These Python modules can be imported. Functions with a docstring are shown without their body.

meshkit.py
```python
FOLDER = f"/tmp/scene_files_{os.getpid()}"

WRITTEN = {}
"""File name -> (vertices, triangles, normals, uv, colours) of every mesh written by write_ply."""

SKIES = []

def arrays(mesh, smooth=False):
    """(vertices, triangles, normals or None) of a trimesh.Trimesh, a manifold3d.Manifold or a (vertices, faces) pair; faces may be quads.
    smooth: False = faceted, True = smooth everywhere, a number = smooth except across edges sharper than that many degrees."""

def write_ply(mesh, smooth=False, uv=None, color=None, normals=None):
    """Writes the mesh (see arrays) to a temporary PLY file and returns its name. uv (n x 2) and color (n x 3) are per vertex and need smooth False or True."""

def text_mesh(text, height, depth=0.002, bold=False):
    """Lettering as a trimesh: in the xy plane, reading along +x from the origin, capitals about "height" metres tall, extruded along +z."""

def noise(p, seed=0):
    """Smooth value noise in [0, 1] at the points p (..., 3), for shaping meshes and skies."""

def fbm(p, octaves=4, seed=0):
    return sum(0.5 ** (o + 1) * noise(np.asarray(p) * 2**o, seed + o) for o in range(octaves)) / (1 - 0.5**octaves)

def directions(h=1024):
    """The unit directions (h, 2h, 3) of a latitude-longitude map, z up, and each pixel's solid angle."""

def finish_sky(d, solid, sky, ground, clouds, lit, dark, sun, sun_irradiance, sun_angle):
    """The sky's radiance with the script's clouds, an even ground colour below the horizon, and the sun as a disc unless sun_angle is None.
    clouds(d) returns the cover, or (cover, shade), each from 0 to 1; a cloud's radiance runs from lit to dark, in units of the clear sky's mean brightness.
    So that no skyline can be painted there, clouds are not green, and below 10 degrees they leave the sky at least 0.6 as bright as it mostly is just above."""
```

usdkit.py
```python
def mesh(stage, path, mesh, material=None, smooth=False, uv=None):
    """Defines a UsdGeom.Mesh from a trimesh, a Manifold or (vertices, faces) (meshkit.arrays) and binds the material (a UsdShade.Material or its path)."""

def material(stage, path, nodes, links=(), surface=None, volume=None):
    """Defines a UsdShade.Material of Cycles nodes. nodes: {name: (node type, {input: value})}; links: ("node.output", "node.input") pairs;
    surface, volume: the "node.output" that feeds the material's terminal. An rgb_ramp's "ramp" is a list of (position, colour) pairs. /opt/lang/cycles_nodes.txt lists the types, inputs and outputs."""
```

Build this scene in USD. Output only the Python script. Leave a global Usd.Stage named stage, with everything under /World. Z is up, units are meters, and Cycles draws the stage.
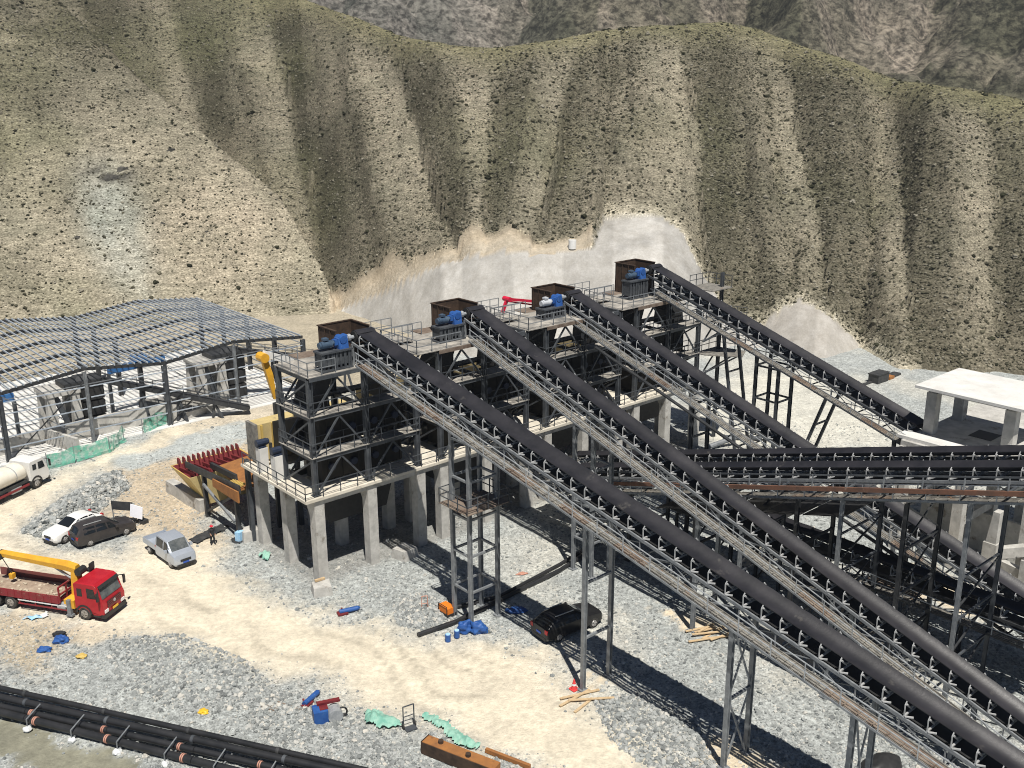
import math, random
import numpy as np
import trimesh, manifold3d, usdkit, meshkit
from pxr import Usd, UsdGeom, UsdLux, UsdShade, Sdf, Gf, Vt

stage = Usd.Stage.CreateInMemory()
UsdGeom.SetStageUpAxis(stage, 'Z'); UsdGeom.SetStageMetersPerUnit(stage, 1.0)
stage.SetDefaultPrim(UsdGeom.Xform.Define(stage, '/World').GetPrim())
rng = np.random.default_rng(7); random.seed(7)

# ---------------------------------------------------------------- camera, sky, sun, exposure
CAM_H, PITCH, ROLL = 37.283, 16.9555, 0.252
EXPOSURE = 0.2
SUN_AZ, SUN_EL = math.radians(166.5), math.radians(63.5)
cam = UsdGeom.Camera.Define(stage, '/World/camera')
cam.AddTranslateOp().Set(Gf.Vec3d(0, 0, CAM_H)); cam.AddRotateXOp().Set(90 - PITCH); cam.AddRotateZOp().Set(-ROLL)
cam.CreateHorizontalApertureAttr(36.0); cam.CreateVerticalApertureAttr(27.0)
cam.CreateFocalLengthAttr(36.0 * 1000 / 1024); cam.CreateClippingRangeAttr(Gf.Vec2f(0.5, 20000)); cam.CreateExposureAttr(EXPOSURE)
sky_m = usdkit.material(stage, '/World/Looks/sky', {
    's': ('sky_texture', dict(sky_type='single_scattering', sun_disc=False, sun_elevation=SUN_EL, sun_rotation=SUN_AZ, altitude=3000.0, air_density=0.7, aerosol_density=0.4)),
    'b': ('background_shader', dict(strength=0.05))}, [('s.color', 'b.color')], surface='b.background')
dome = UsdLux.DomeLight.Define(stage, '/World/sky')
UsdShade.MaterialBindingAPI.Apply(dome.GetPrim()).Bind(sky_m)
dome.GetPrim().SetCustomDataByKey('kind', 'structure')
sun = UsdLux.DistantLight.Define(stage, '/World/sun')
sun.CreateNormalizeAttr(True); sun.CreateIntensityAttr(1.25); sun.CreateAngleAttr(0.53); sun.CreateColorAttr(Gf.Vec3f(1.0, 0.955, 0.88))
sun.AddRotateZOp().Set(-math.degrees(SUN_AZ)); sun.AddRotateXOp().Set(-(90 - math.degrees(SUN_EL)))

# ---------------------------------------------------------------- site frame: u runs along the plant, w away from it towards the viewer
AZ = math.radians(48.965); ROT = -math.degrees(AZ)
O = np.array([-14.891, 70.063, 0.0]); U = np.array([math.sin(AZ), math.cos(AZ), 0]); W = np.array([math.cos(AZ), -math.sin(AZ), 0])
def F(u, w, z=0.0): return O + U * u + W * w + np.array([0, 0, z])
def px(x, y, z=0.0):
    """The point at height z that the photograph shows at pixel (x, y): used to survey the site."""
    th = math.radians(PITCH); a, b = (x - 512) / 1000, (y - 384) / 1000
    c, s = math.cos(math.radians(ROLL)), math.sin(math.radians(ROLL)); a, b = c * a - s * b, s * a + c * b
    r = np.array([a, math.cos(th) - b * math.sin(th), -(math.sin(th) + b * math.cos(th))])
    return np.array([0, 0, CAM_H]) + r * ((z - CAM_H) / r[2])
def uw(p): q = np.asarray(p) - O; return float(q @ U), float(q @ W)

# ---------------------------------------------------------------- mesh builder
BOXF = np.array([[0,2,1],[0,3,2],[4,5,6],[4,6,7],[0,1,5],[0,5,4],[1,2,6],[1,6,5],[2,3,7],[2,7,6],[3,0,4],[3,4,7]])
class B:
    """Collects shapes for one mesh. With an origin o = (u, w, z) points are given in the site frame, else as plain x, y, z."""
    def __init__(s, o=None): s.o, s.v, s.f, s.n = o, [], [], 0
    def P(s, p):
        p = np.asarray(p, float)
        if s.o is None: return p
        return np.stack([p[..., 1] - s.o[1], p[..., 0] - s.o[0], p[..., 2] - s.o[2]], -1)
    def add(s, v, f): s.v.append(np.asarray(v, float)); s.f.append(np.asarray(f, int) + s.n); s.n += len(v); return s
    def hexa(s, pts): return s.add(s.P(pts), BOXF)
    def box(s, a, b):
        a, b = s.P(a), s.P(b); lo, hi = np.minimum(a, b), np.maximum(a, b)
        return s.add([[lo[0],lo[1],lo[2]],[hi[0],lo[1],lo[2]],[hi[0],hi[1],lo[2]],[lo[0],hi[1],lo[2]],[lo[0],lo[1],hi[2]],[hi[0],lo[1],hi[2]],[hi[0],hi[1],hi[2]],[lo[0],hi[1],hi[2]]], BOXF)
    def bar(s, p, q, w=0.1, h=None, up=(0, 0, 1)):
        p, q = s.P(p), s.P(q); h = w if h is None else h
        d = q - p; L = np.linalg.norm(d)
        if L < 1e-6: return s
        d = d / L; up = np.array(up, float)
        if abs(d @ up) > 0.98: up = np.array([0, 1.0, 0])
        a = np.cross(d, up); a /= np.linalg.norm(a); b = np.cross(a, d)
        r = [p + a*x*w/2 + b*y*h/2 for x, y in ((-1,-1),(1,-1),(1,1),(-1,1))]
        return s.add(r + [x + d * L for x in r], BOXF[:, ::-1])
    def hcol(s, p, q, w=0.35):
        """An H section: two flanges and a web."""
        p, q = np.asarray(p, float), np.asarray(q, float); t = w * 0.12
        for k in (-1, 1):
            e = np.array([k*w*0.45, 0, 0]) if s.o is not None else np.array([0, k*w*0.45, 0])
            s.bar(p + e, q + e, w, t*1.2)
        return s.bar(p, q, t, w*0.84)
    def tube(s, p, q, r, n=8, r2=None, caps=True):
        p, q = s.P(p), s.P(q); r2 = r if r2 is None else r2
        d = q - p; d = d / max(np.linalg.norm(d), 1e-9); up = np.array([0, 0, 1.0]) if abs(d[2]) < 0.95 else np.array([1.0, 0, 0])
        a = np.cross(d, up); a /= np.linalg.norm(a); b = np.cross(d, a); t = np.arange(n) * 2 * np.pi / n
        c = np.outer(np.cos(t), a) + np.outer(np.sin(t), b); i = np.arange(n); j = (i + 1) % n
        v = np.vstack([p + c * r, q + c * r2, [p], [q]]); f = np.vstack([np.c_[i, j, j + n], np.c_[i, j + n, i + n]])
        if caps: f = np.vstack([f, np.c_[np.full(n, 2*n), j, i], np.c_[np.full(n, 2*n + 1), i + n, j + n]])
        return s.add(v, f)
    def path(s, pts, r, n=6):
        for a, b in zip(pts[:-1], pts[1:]): s.tube(a, b, r, n)
        return s
    def loft(s, rings, closed=True, caps=True):
        R = [s.P(r) for r in rings]; n = len(R[0]); f = []
        for k in range(len(R) - 1):
            for i in range(n if closed else n - 1):
                j = (i + 1) % n; a, b, c, d = k*n + i, k*n + j, (k+1)*n + j, (k+1)*n + i
                f += [[a, b, c], [a, c, d]]
        if caps:
            for i in range(1, n - 1): f += [[0, i + 1, i], [(len(R)-1)*n, (len(R)-1)*n + i, (len(R)-1)*n + i + 1]]
        return s.add(np.vstack(R), f)
    def plate(s, pts, t, n=None):
        """A flat polygon (convex) with thickness t along -z (or along the vector n)."""
        p = s.P(np.asarray(pts, float)); off = np.array([0, 0, -t]) if n is None else np.asarray(n, float) * t
        m = len(p); f = []
        for i in range(1, m - 1): f += [[0, i, i + 1], [m, m + i + 1, m + i]]
        for i in range(m): j = (i + 1) % m; f += [[i, m + i, m + j], [i, m + j, j]]
        return s.add(np.vstack([p, p + off]), f)
    def tm(s, m, at=(0, 0, 0)): return s.add(np.asarray(m.vertices) + at, m.faces)
    def mesh(s): return np.vstack(s.v), np.vstack(s.f)

# ---------------------------------------------------------------- prims
USED = {}
GROUPS = dict(belt_conveyor='belt conveyors running down from the towers', level_conveyor='level belts crossing to the right edge', trestle_tower='trestles under the belt conveyors', gallery_trestle='trestles under the level belts', low_trestle='trestles under the low conveyor',
    screening_tower='steel screening towers on the platform', raking_prop='raking props of the rearmost conveyor', crane_girder='blue crane girders in the hall', mill_tower='machine towers in the hall', hall_conveyor='conveyors inside the hall', pit_wall='concrete walls at the hall front', safety_netting='green netting along the hall front',
    parked_car='parked cars', steel_tube='steel tubes lying about', ground_pipe='pipes lying across the yard', green_net='mint green nets lying on the rubble', blue_bag='blue bags and bundles', yellow_scrap='yellow scraps', blue_drum='small blue drums', gas_cylinder='blue gas cylinders', steel_bar='rusty bars by the welding set', footing_block='concrete blocks round the platform', dark_mat='dark mats on the ground', notice_board='notice boards', plank_pile='plank piles', rock_outcrop='dark rock outcrops on the spur')
def fresh(parent, name):
    k = USED.get((parent, name), 0); USED[(parent, name)] = k + 1
    return f'{parent}/{name}' + (f'_{k:03d}' if k else '')
def tag(prim, **kw):
    for k, v in kw.items():
        if v: prim.SetCustomDataByKey({'cat': 'category'}.get(k, k), v)
def thing(name, label, cat, at=(0, 0, 0), rot=ROT, group=None):
    p = fresh('/World', name); x = UsdGeom.Xform.Define(stage, p)
    x.AddTranslateOp().Set(Gf.Vec3d(*map(float, at))); x.AddRotateZOp().Set(float(rot))
    tag(x.GetPrim(), label=label, cat=cat, group=group or GROUPS.get(name))
    return p
def site(name, label, cat, o, group=None): return thing(name, label, cat, F(*o), ROT, group)
def part(parent, name, b, mat, label=None, smooth=False, kind=None):
    p = fresh(parent, name)
    if not isinstance(b, B): k, inv = np.unique(b[1], return_inverse=True); b = (b[0][k], inv.reshape(-1, 3))
    m = usdkit.mesh(stage, p, b.mesh() if isinstance(b, B) else b, MAT[mat], smooth=smooth)
    tag(m.GetPrim(), label=label, kind=kind)
    return p
def solo(name, label, cat, b, mat, at=(0, 0, 0), rot=ROT, smooth=False, group=None, kind=None):
    p = fresh('/World', name); m = usdkit.mesh(stage, p, b.mesh() if isinstance(b, B) else b, MAT[mat], smooth=smooth)
    m.AddTranslateOp().Set(Gf.Vec3d(*map(float, at))); m.AddRotateZOp().Set(float(rot))
    tag(m.GetPrim(), label=label, cat=cat, group=group or GROUPS.get(name), kind=kind)
    return p

# ---------------------------------------------------------------- materials
MAT = {}
def mat(name, c1, c2=None, scale=3.0, rough=0.6, metal=0.0, bump=0.0, bscale=None, detail=5.0, spec=0.4, lo=0.35, hi=0.65, extra=None):
    """Two colours mixed by noise in world space, with optional fine bump; extra = (colour, scale, threshold) adds stains."""
    c2 = c1 if c2 is None else c2
    n = {'g': ('geometry', {}), 'n': ('noise_texture', dict(scale=scale, detail=detail, roughness=0.65)), 'r': ('rgb_ramp', dict(ramp=[(lo, c1), (hi, c2)])),
         'p': ('principled_bsdf', dict(roughness=rough, metallic=metal, specular_ior_level=spec))}
    l = [('g.position', 'n.vector'), ('n.fac', 'r.fac')]; last = 'r.color'
    if extra:
        n['en'] = ('noise_texture', dict(scale=extra[1], detail=6.0, roughness=0.7)); n['er'] = ('rgb_ramp', dict(ramp=[(extra[2], (0, 0, 0)), (extra[2] + 0.12, (1, 1, 1))]))
        n['em'] = ('mix_color', dict(b=extra[0])); l += [('g.position', 'en.vector'), ('en.fac', 'er.fac'), ('er.color', 'em.fac'), (last, 'em.a')]; last = 'em.result'
    l.append((last, 'p.base_color'))
    if bump:
        n['bn'] = ('noise_texture', dict(scale=bscale or scale * 6, detail=6.0, roughness=0.7)); n['bb'] = ('bump', dict(strength=0.6, distance=bump))
        l += [('g.position', 'bn.vector'), ('bn.fac', 'bb.height'), ('bb.normal', 'p.normal')]
    # links to a float socket from a colour are fine in Cycles
    MAT[name] = usdkit.material(stage, f'/World/Looks/{name}', n, l, surface='p.BSDF')
mat('steel', (0.042, 0.047, 0.055), (0.086, 0.094, 0.103), 1.2, 0.5, extra=((0.22, 0.20, 0.18), 2.5, 0.64))
mat('purlin', (0.30, 0.345, 0.40), (0.46, 0.51, 0.57), 3.0, 0.45)
mat('steel_light', (0.14, 0.152, 0.165), (0.25, 0.263, 0.272), 2.0, 0.45, extra=((0.25, 0.19, 0.13), 3.0, 0.66))
mat('steel_dark', (0.022, 0.024, 0.027), (0.05, 0.052, 0.055), 1.5, 0.5, extra=((0.16, 0.15, 0.14), 3.0, 0.66))
mat('galvanised', (0.33, 0.35, 0.37), (0.5, 0.52, 0.53), 4.0, 0.4, metal=0.3)
mat('walk', (0.12, 0.115, 0.105), (0.26, 0.245, 0.215), 2.5, 0.8, extra=((0.22, 0.12, 0.06), 1.3, 0.6))
mat('walk_rust', (0.115, 0.08, 0.06), (0.24, 0.195, 0.155), 1.3, 0.85)
mat('deck_dust', (0.52, 0.48, 0.40), (0.70, 0.65, 0.55), 0.9, 0.9, extra=((0.22, 0.20, 0.18), 1.1, 0.6))
mat('floor_dust', (0.16, 0.155, 0.145), (0.44, 0.41, 0.36), 0.8, 0.9, extra=((0.17, 0.16, 0.15), 1.1, 0.58))
mat('belt', (0.015, 0.015, 0.018), (0.034, 0.0325, 0.037), 0.45, 0.40, bump=0.012, bscale=4, spec=0.5, extra=((0.10, 0.094, 0.085), 0.55, 0.63))
mat('black_rubber', (0.012, 0.012, 0.013), (0.03, 0.03, 0.03), 2, 0.7)
mat('roller', (0.30, 0.31, 0.31), (0.45, 0.45, 0.45), 4, 0.45)
mat('concrete', (0.37, 0.36, 0.335), (0.54, 0.525, 0.49), 1.3, 0.9, bump=0.02, bscale=9, extra=((0.21, 0.185, 0.15), 0.9, 0.57))
mat('concrete_white', (0.58, 0.57, 0.54), (0.72, 0.71, 0.68), 0.5, 0.9, bump=0.01, bscale=6, extra=((0.48, 0.46, 0.42), 0.5, 0.62))
mat('rust', (0.036, 0.023, 0.016), (0.078, 0.048, 0.031), 1.8, 0.85, bump=0.01, extra=((0.06, 0.03, 0.018), 1.0, 0.6))
mat('rust_brown', (0.20, 0.095, 0.06), (0.12, 0.07, 0.05), 0.9, 0.85, extra=((0.34, 0.25, 0.19), 1.6, 0.63))
mat('rust_orange', (0.36, 0.155, 0.045), (0.25, 0.11, 0.04), 1.4, 0.8, bump=0.01, extra=((0.10, 0.055, 0.03), 1.2, 0.62))
mat('yellow', (0.62, 0.44, 0.12), (0.48, 0.34, 0.11), 0.9, 0.55, extra=((0.25, 0.18, 0.09), 1.6, 0.62))
mat('yellow_pale', (0.58, 0.46, 0.21), (0.47, 0.37, 0.18), 0.8, 0.6, extra=((0.28, 0.22, 0.14), 1.4, 0.6))
mat('crane_yellow', (0.78, 0.42, 0.04), (0.66, 0.34, 0.035), 1.5, 0.4, extra=((0.3, 0.17, 0.05), 2.5, 0.66))
mat('maroon', (0.12, 0.012, 0.018), (0.20, 0.03, 0.03), 2.0, 0.6)
mat('blue', (0.02, 0.075, 0.27), (0.03, 0.11, 0.34), 2.0, 0.5, extra=((0.16, 0.17, 0.19), 4.0, 0.6))
mat('navy', (0.014, 0.022, 0.045), (0.025, 0.036, 0.065), 2.0, 0.45)
mat('yellow_shaded', (0.16, 0.12, 0.045), (0.06, 0.05, 0.03), 0.7, 0.8)  # rear screens' yellow with the shade they stand in painted in
mat('screen_shade', (0.012, 0.012, 0.011), (0.026, 0.024, 0.019), 0.8, 0.8)  # tower interior shade put into the machines' base colour
mat('motor_blue', (0.035, 0.06, 0.10), (0.07, 0.11, 0.16), 2.0, 0.45)
mat('motor_white', (0.55, 0.57, 0.60), (0.42, 0.44, 0.47), 2.0, 0.5)
mat('crane_blue', (0.03, 0.13, 0.36), (0.05, 0.18, 0.42), 1.0, 0.5)
mat('red_paint', (0.36, 0.012, 0.022), (0.46, 0.02, 0.03), 1.0, 0.3, extra=((0.34, 0.15, 0.11), 1.8, 0.62))
mat('red_dull', (0.26, 0.02, 0.03), (0.20, 0.03, 0.03), 2.0, 0.6, extra=((0.28, 0.15, 0.11), 2.2, 0.6))
mat('bed_brown', (0.20, 0.06, 0.05), (0.16, 0.055, 0.05), 1.5, 0.7)
mat('boom_red', (0.62, 0.02, 0.06), None, 1.0, 0.4)
mat('white_paint', (0.78, 0.78, 0.76), (0.72, 0.71, 0.68), 1.2, 0.35, extra=((0.55, 0.49, 0.38), 1.5, 0.66))
mat('tank_cream', (0.80, 0.76, 0.66), (0.70, 0.65, 0.54), 0.8, 0.45)
mat('silver', (0.42, 0.46, 0.52), (0.47, 0.51, 0.57), 1.0, 0.3, metal=0.35)
mat('car_dark', (0.035, 0.031, 0.031), (0.05, 0.045, 0.044), 1.5, 0.28, extra=((0.10, 0.09, 0.08), 3.0, 0.66))
mat('car_black', (0.012, 0.012, 0.013), (0.02, 0.02, 0.021), 1.5, 0.25)
mat('glass_dark', (0.012, 0.015, 0.018), None, 1.0, 0.08, spec=0.6)
mat('glass_sheen', (0.05, 0.06, 0.065), (0.16, 0.17, 0.17), 1.2, 0.12, spec=0.6)
mat('tyre', (0.02, 0.02, 0.02), (0.07, 0.065, 0.058), 3.0, 0.85)
mat('rim', (0.42, 0.41, 0.40), (0.3, 0.29, 0.28), 5.0, 0.4, metal=0.3)
mat('rim_dusty', (0.25, 0.235, 0.21), (0.34, 0.31, 0.27), 5.0, 0.7)
mat('plastic_black', (0.02, 0.02, 0.021), (0.032, 0.032, 0.032), 3, 0.55)
mat('lamp_clear', (0.75, 0.76, 0.76), None, 1, 0.15)
mat('lamp_red', (0.40, 0.02, 0.02), None, 1, 0.2)
mat('plate_blue', (0.03, 0.09, 0.42), None, 1, 0.4)
mat('plate_yellow', (0.75, 0.45, 0.03), None, 1, 0.4)
mat('orange', (0.75, 0.20, 0.02), None, 1, 0.5)
mat('white_sheet', (0.80, 0.80, 0.84), None, 1, 0.6)
mat('board_dark', (0.03, 0.033, 0.036), (0.06, 0.06, 0.06), 2, 0.6)
mat('sack_white', (0.62, 0.64, 0.64), (0.75, 0.76, 0.76), 3, 0.7)
mat('light_blue', (0.25, 0.50, 0.75), (0.45, 0.65, 0.82), 3, 0.6)
mat('mint', (0.15, 0.37, 0.29), (0.34, 0.55, 0.45), 1.6, 0.85, bump=0.08, bscale=4, extra=((0.42, 0.42, 0.36), 1.1, 0.6))
mat('flange', (0.46, 0.22, 0.16), (0.58, 0.31, 0.23), 3, 0.7)
mat('hdpe', (0.017, 0.018, 0.02), (0.032, 0.032, 0.034), 0.8, 0.42, extra=((0.10, 0.095, 0.085), 0.9, 0.66))
mat('skin', (0.36, 0.21, 0.14), None, 1, 0.6)
mat('cloth_dark', (0.02, 0.022, 0.025), (0.035, 0.036, 0.04), 4, 0.9)
mat('helmet', (0.62, 0.03, 0.05), None, 1, 0.35)
mat('load_dirt', (0.26, 0.19, 0.14), (0.40, 0.32, 0.24), 2.5, 0.95, bump=0.04, bscale=6)
mat('timber', (0.46, 0.33, 0.19), (0.58, 0.44, 0.27), 4, 0.85)
mat('cone_red', (0.68, 0.06, 0.06), None, 1, 0.5)
mat('rock', (0.22, 0.285, 0.28), (0.46, 0.475, 0.46), 1.2, 0.9, bump=0.03, bscale=6)
mat('rock_dark', (0.035, 0.034, 0.030), (0.10, 0.095, 0.082), 0.9, 0.95, bump=0.05, bscale=4)
mat('rock_tan', (0.42, 0.36, 0.27), (0.55, 0.48, 0.37), 1.2, 0.9, bump=0.03, bscale=6)

def attr_mat(name, tex, rough=0.95):
    """The colour attribute 'tint' of the mesh, broken up by the texture nodes given."""
    n = {'g': ('geometry', {}), 'a': ('attribute', dict(attribute='tint')), 'p': ('principled_bsdf', dict(roughness=rough, specular_ior_level=0.15))}
    l = []; last = 'a.color'
    for i, (scale, detail, ramp, stretch) in enumerate(tex['mul']):
        n[f'm{i}'] = ('mapping', dict(scale=stretch)); n[f'n{i}'] = ('noise_texture', dict(scale=scale, detail=detail, roughness=0.7)); n[f'r{i}'] = ('rgb_ramp', dict(ramp=ramp)); n[f'x{i}'] = ('mix_color', dict(blend_type='multiply', fac=1.0, use_clamp=False))
        l += [('g.position', f'm{i}.vector'), (f'm{i}.vector', f'n{i}.vector'), (f'n{i}.fac', f'r{i}.fac'), (last, f'x{i}.a'), (f'r{i}.color', f'x{i}.b')]; last = f'x{i}.result'
    for i, (scale, amount, ramp) in enumerate(tex.get('stones', ())):
        n[f'v{i}'] = ('voronoi_texture', dict(scale=scale, feature='f1')); n[f's{i}'] = ('separate_color', dict(color_type='rgb')); n[f'vr{i}'] = ('rgb_ramp', dict(ramp=ramp)); n[f'vx{i}'] = ('mix_color', dict(blend_type='multiply', use_clamp=False, fac=amount))
        l += [('g.position', f'v{i}.vector'), (f'v{i}.color', f's{i}.color'), (f's{i}.r', f'vr{i}.fac'), (last, f'vx{i}.a'), (f'vr{i}.color', f'vx{i}.b')]; last = f'vx{i}.result'
        if tex.get('by_alpha'):
            n[f'ra{i}'] = ('attribute', dict(attribute='stony')); l.append((f'ra{i}.fac', f'vx{i}.fac'))
    l.append((last, 'p.base_color')); prev = None
    for i, (scale, dist, strength) in enumerate(tex['bump']):
        n[f'bn{i}'] = ('noise_texture', dict(scale=scale, detail=5.0, roughness=0.7)); n[f'b{i}'] = ('bump', dict(distance=dist, strength=strength))
        l += [('g.position', f'bn{i}.vector'), (f'bn{i}.fac', f'b{i}.height')] + ([(prev, f'b{i}.normal')] if prev else []); prev = f'b{i}.normal'
    l.append((prev, 'p.normal'))
    MAT[name] = usdkit.material(stage, f'/World/Looks/{name}', n, l, surface='p.BSDF')
grey = lambda a: (a, a, a)
attr_mat('ground', dict(mul=[(0.35, 6, [(0.3, (0.80, 0.80, 0.80)), (0.7, (1.14, 1.13, 1.11))], (1, 1, 1)), (2.2, 6, [(0.3, grey(0.78)), (0.7, grey(1.18))], (1, 1, 1))],
    stones=[(5.0, 1.0, [(0.0, grey(0.68)), (0.5, grey(0.98)), (1.0, grey(1.26))]), (13.0, 1.0, [(0.0, grey(0.66)), (0.5, grey(1.0)), (1.0, grey(1.28))])], by_alpha=True, bump=[(1.5, 0.10, 0.6), (6.0, 0.08, 0.8)]))
attr_mat('hillside', dict(mul=[(0.10, 6, [(0.3, (0.78, 0.80, 0.76)), (0.7, (1.20, 1.17, 1.14))], (1, 1, 1)), (2.6, 5, [(0.34, (0.40, 0.40, 0.36)), (0.47, (0.85, 0.85, 0.83)), (0.56, (1.15, 1.15, 1.14)), (0.67, (2.0, 2.0, 1.98))], (1, 1, 2.2)), (0.30, 6, [(0.40, grey(0.78)), (0.60, grey(1.18))], (1, 1, 7.0))],
    bump=[(0.45, 0.5, 0.6), (1.6, 0.25, 0.7)]))
attr_mat('bank', dict(mul=[(0.25, 6, [(0.3, (0.72, 0.70, 0.66)), (0.7, grey(1.12))], (1, 1, 1)), (1.6, 6, [(0.3, grey(0.72)), (0.7, grey(1.16))], (1, 1, 1.2))], bump=[(0.7, 0.4, 0.8), (3.0, 0.15, 0.8)]))
attr_mat('shotcrete', dict(mul=[(0.12, 6, [(0.3, grey(0.80)), (0.7, grey(1.10))], (1, 1, 1)), (0.55, 6, [(0.3, (0.80, 0.78, 0.75)), (0.7, grey(1.10))], (1, 1, 0.22)), (3.0, 5, [(0.3, grey(0.86)), (0.7, grey(1.08))], (1, 1, 1))], bump=[(0.8, 0.15, 0.5), (4.0, 0.05, 0.5)]))
attr_mat('mountain', dict(mul=[(0.06, 6, [(0.34, (0.62, 0.64, 0.62)), (0.66, (1.35, 1.32, 1.28))], (1, 1, 1)), (0.28, 6, [(0.40, grey(0.40)), (0.60, grey(1.65))], (1, 1, 1.4))], bump=[(0.05, 5.0, 0.7), (0.3, 1.5, 0.8)]))
def random_mat(name, ramp, rough=0.95):
    MAT[name] = usdkit.material(stage, f'/World/Looks/{name}', {'o': ('object_info', {}), 'r': ('rgb_ramp', dict(ramp=ramp)), 'p': ('principled_bsdf', dict(roughness=rough, specular_ior_level=0.1))}, [('o.random', 'r.fac'), ('r.color', 'p.base_color')], surface='p.BSDF')
random_mat('tussock', [(0.0, (0.040, 0.039, 0.027)), (0.4, (0.072, 0.069, 0.047)), (0.7, (0.115, 0.108, 0.075)), (1.0, (0.27, 0.25, 0.20))])
random_mat('bush', [(0.0, (0.022, 0.023, 0.015)), (1.0, (0.055, 0.056, 0.035))])
random_mat('stone', [(0.0, (0.17, 0.18, 0.178)), (0.4, (0.28, 0.295, 0.288)), (0.8, (0.40, 0.412, 0.40)), (1.0, (0.56, 0.53, 0.47))])
MAT['net_green'] = usdkit.material(stage, '/World/Looks/net_green', {'g': ('geometry', {}), 'n': ('noise_texture', dict(scale=2.2, detail=4.0)), 'r': ('rgb_ramp', dict(ramp=[(0.4, grey(0.35)), (0.6, grey(0.85))])),
    't': ('transparent_bsdf', {}), 'd': ('principled_bsdf', dict(base_color=(0.10, 0.42, 0.30), roughness=0.8)), 'm': ('mix_closure', {})}, [('g.position', 'n.vector'), ('n.fac', 'r.fac'), ('r.color', 'm.fac'), ('t.BSDF', 'm.closure1'), ('d.BSDF', 'm.closure2')], surface='m.closure')
# ---------------------------------------------------------------- the ground
def sdist(pts, poly):
    """Signed distance (inside positive) of points (n, 2) to a polygon."""
    poly = np.asarray(poly, float)[:, :2]; d2 = np.full(len(pts), 1e18); ins = np.zeros(len(pts), bool)
    for a, b in zip(poly, np.roll(poly, -1, 0)):
        e = b - a; t = np.clip(((pts - a) @ e) / max(e @ e, 1e-12), 0, 1); q = pts - a - t[:, None] * e
        d2 = np.minimum(d2, (q * q).sum(1))
        c = (a[1] > pts[:, 1]) != (b[1] > pts[:, 1]); xi = a[0] + (pts[:, 1] - a[1]) * e[0] / (e[1] if e[1] else 1e-12)
        ins ^= c & (pts[:, 0] < xi)
    return np.where(ins, 1, -1) * np.sqrt(d2)
P2 = lambda L: [px(*q)[:2] for q in L]
TRACK = P2([(-60, 498), (0, 494), (40, 482), (100, 455), (150, 440), (185, 425), (196, 430), (150, 452), (110, 466), (60, 492), (20, 526), (50, 552), (120, 560), (150, 538), (200, 548), (222, 575), (330, 620), (420, 645), (500, 652), (545, 660), (575, 690), (610, 715), (660, 768), (690, 800), (545, 800), (520, 768), (480, 748), (440, 728), (400, 714), (330, 684), (250, 654), (170, 636), (120, 624), (95, 622), (60, 612), (0, 604), (-80, 590)])
DIRT = P2([(105, 470), (140, 460), (200, 446), (250, 415), (262, 440), (240, 470), (200, 520), (216, 545), (185, 548), (150, 540), (125, 515), (100, 520), (88, 498), (60, 506), (92, 484)])
DIRT2 = P2([(130, 450), (165, 420), (240, 400), (290, 395), (280, 415), (200, 440), (150, 458), (110, 462)])
DIRT3 = P2([(-20, 612), (40, 615), (90, 628), (120, 634), (60, 640), (40, 668), (0, 660), (-40, 640)])
GREYBAND = P2([(112, 458), (160, 446), (240, 424), (262, 430), (230, 446), (170, 462), (125, 474)])
SLURRY = P2([(-120, 690), (0, 724), (70, 744), (150, 765), (240, 800), (120, 830), (60, 775), (20, 752), (-60, 735)])
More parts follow.
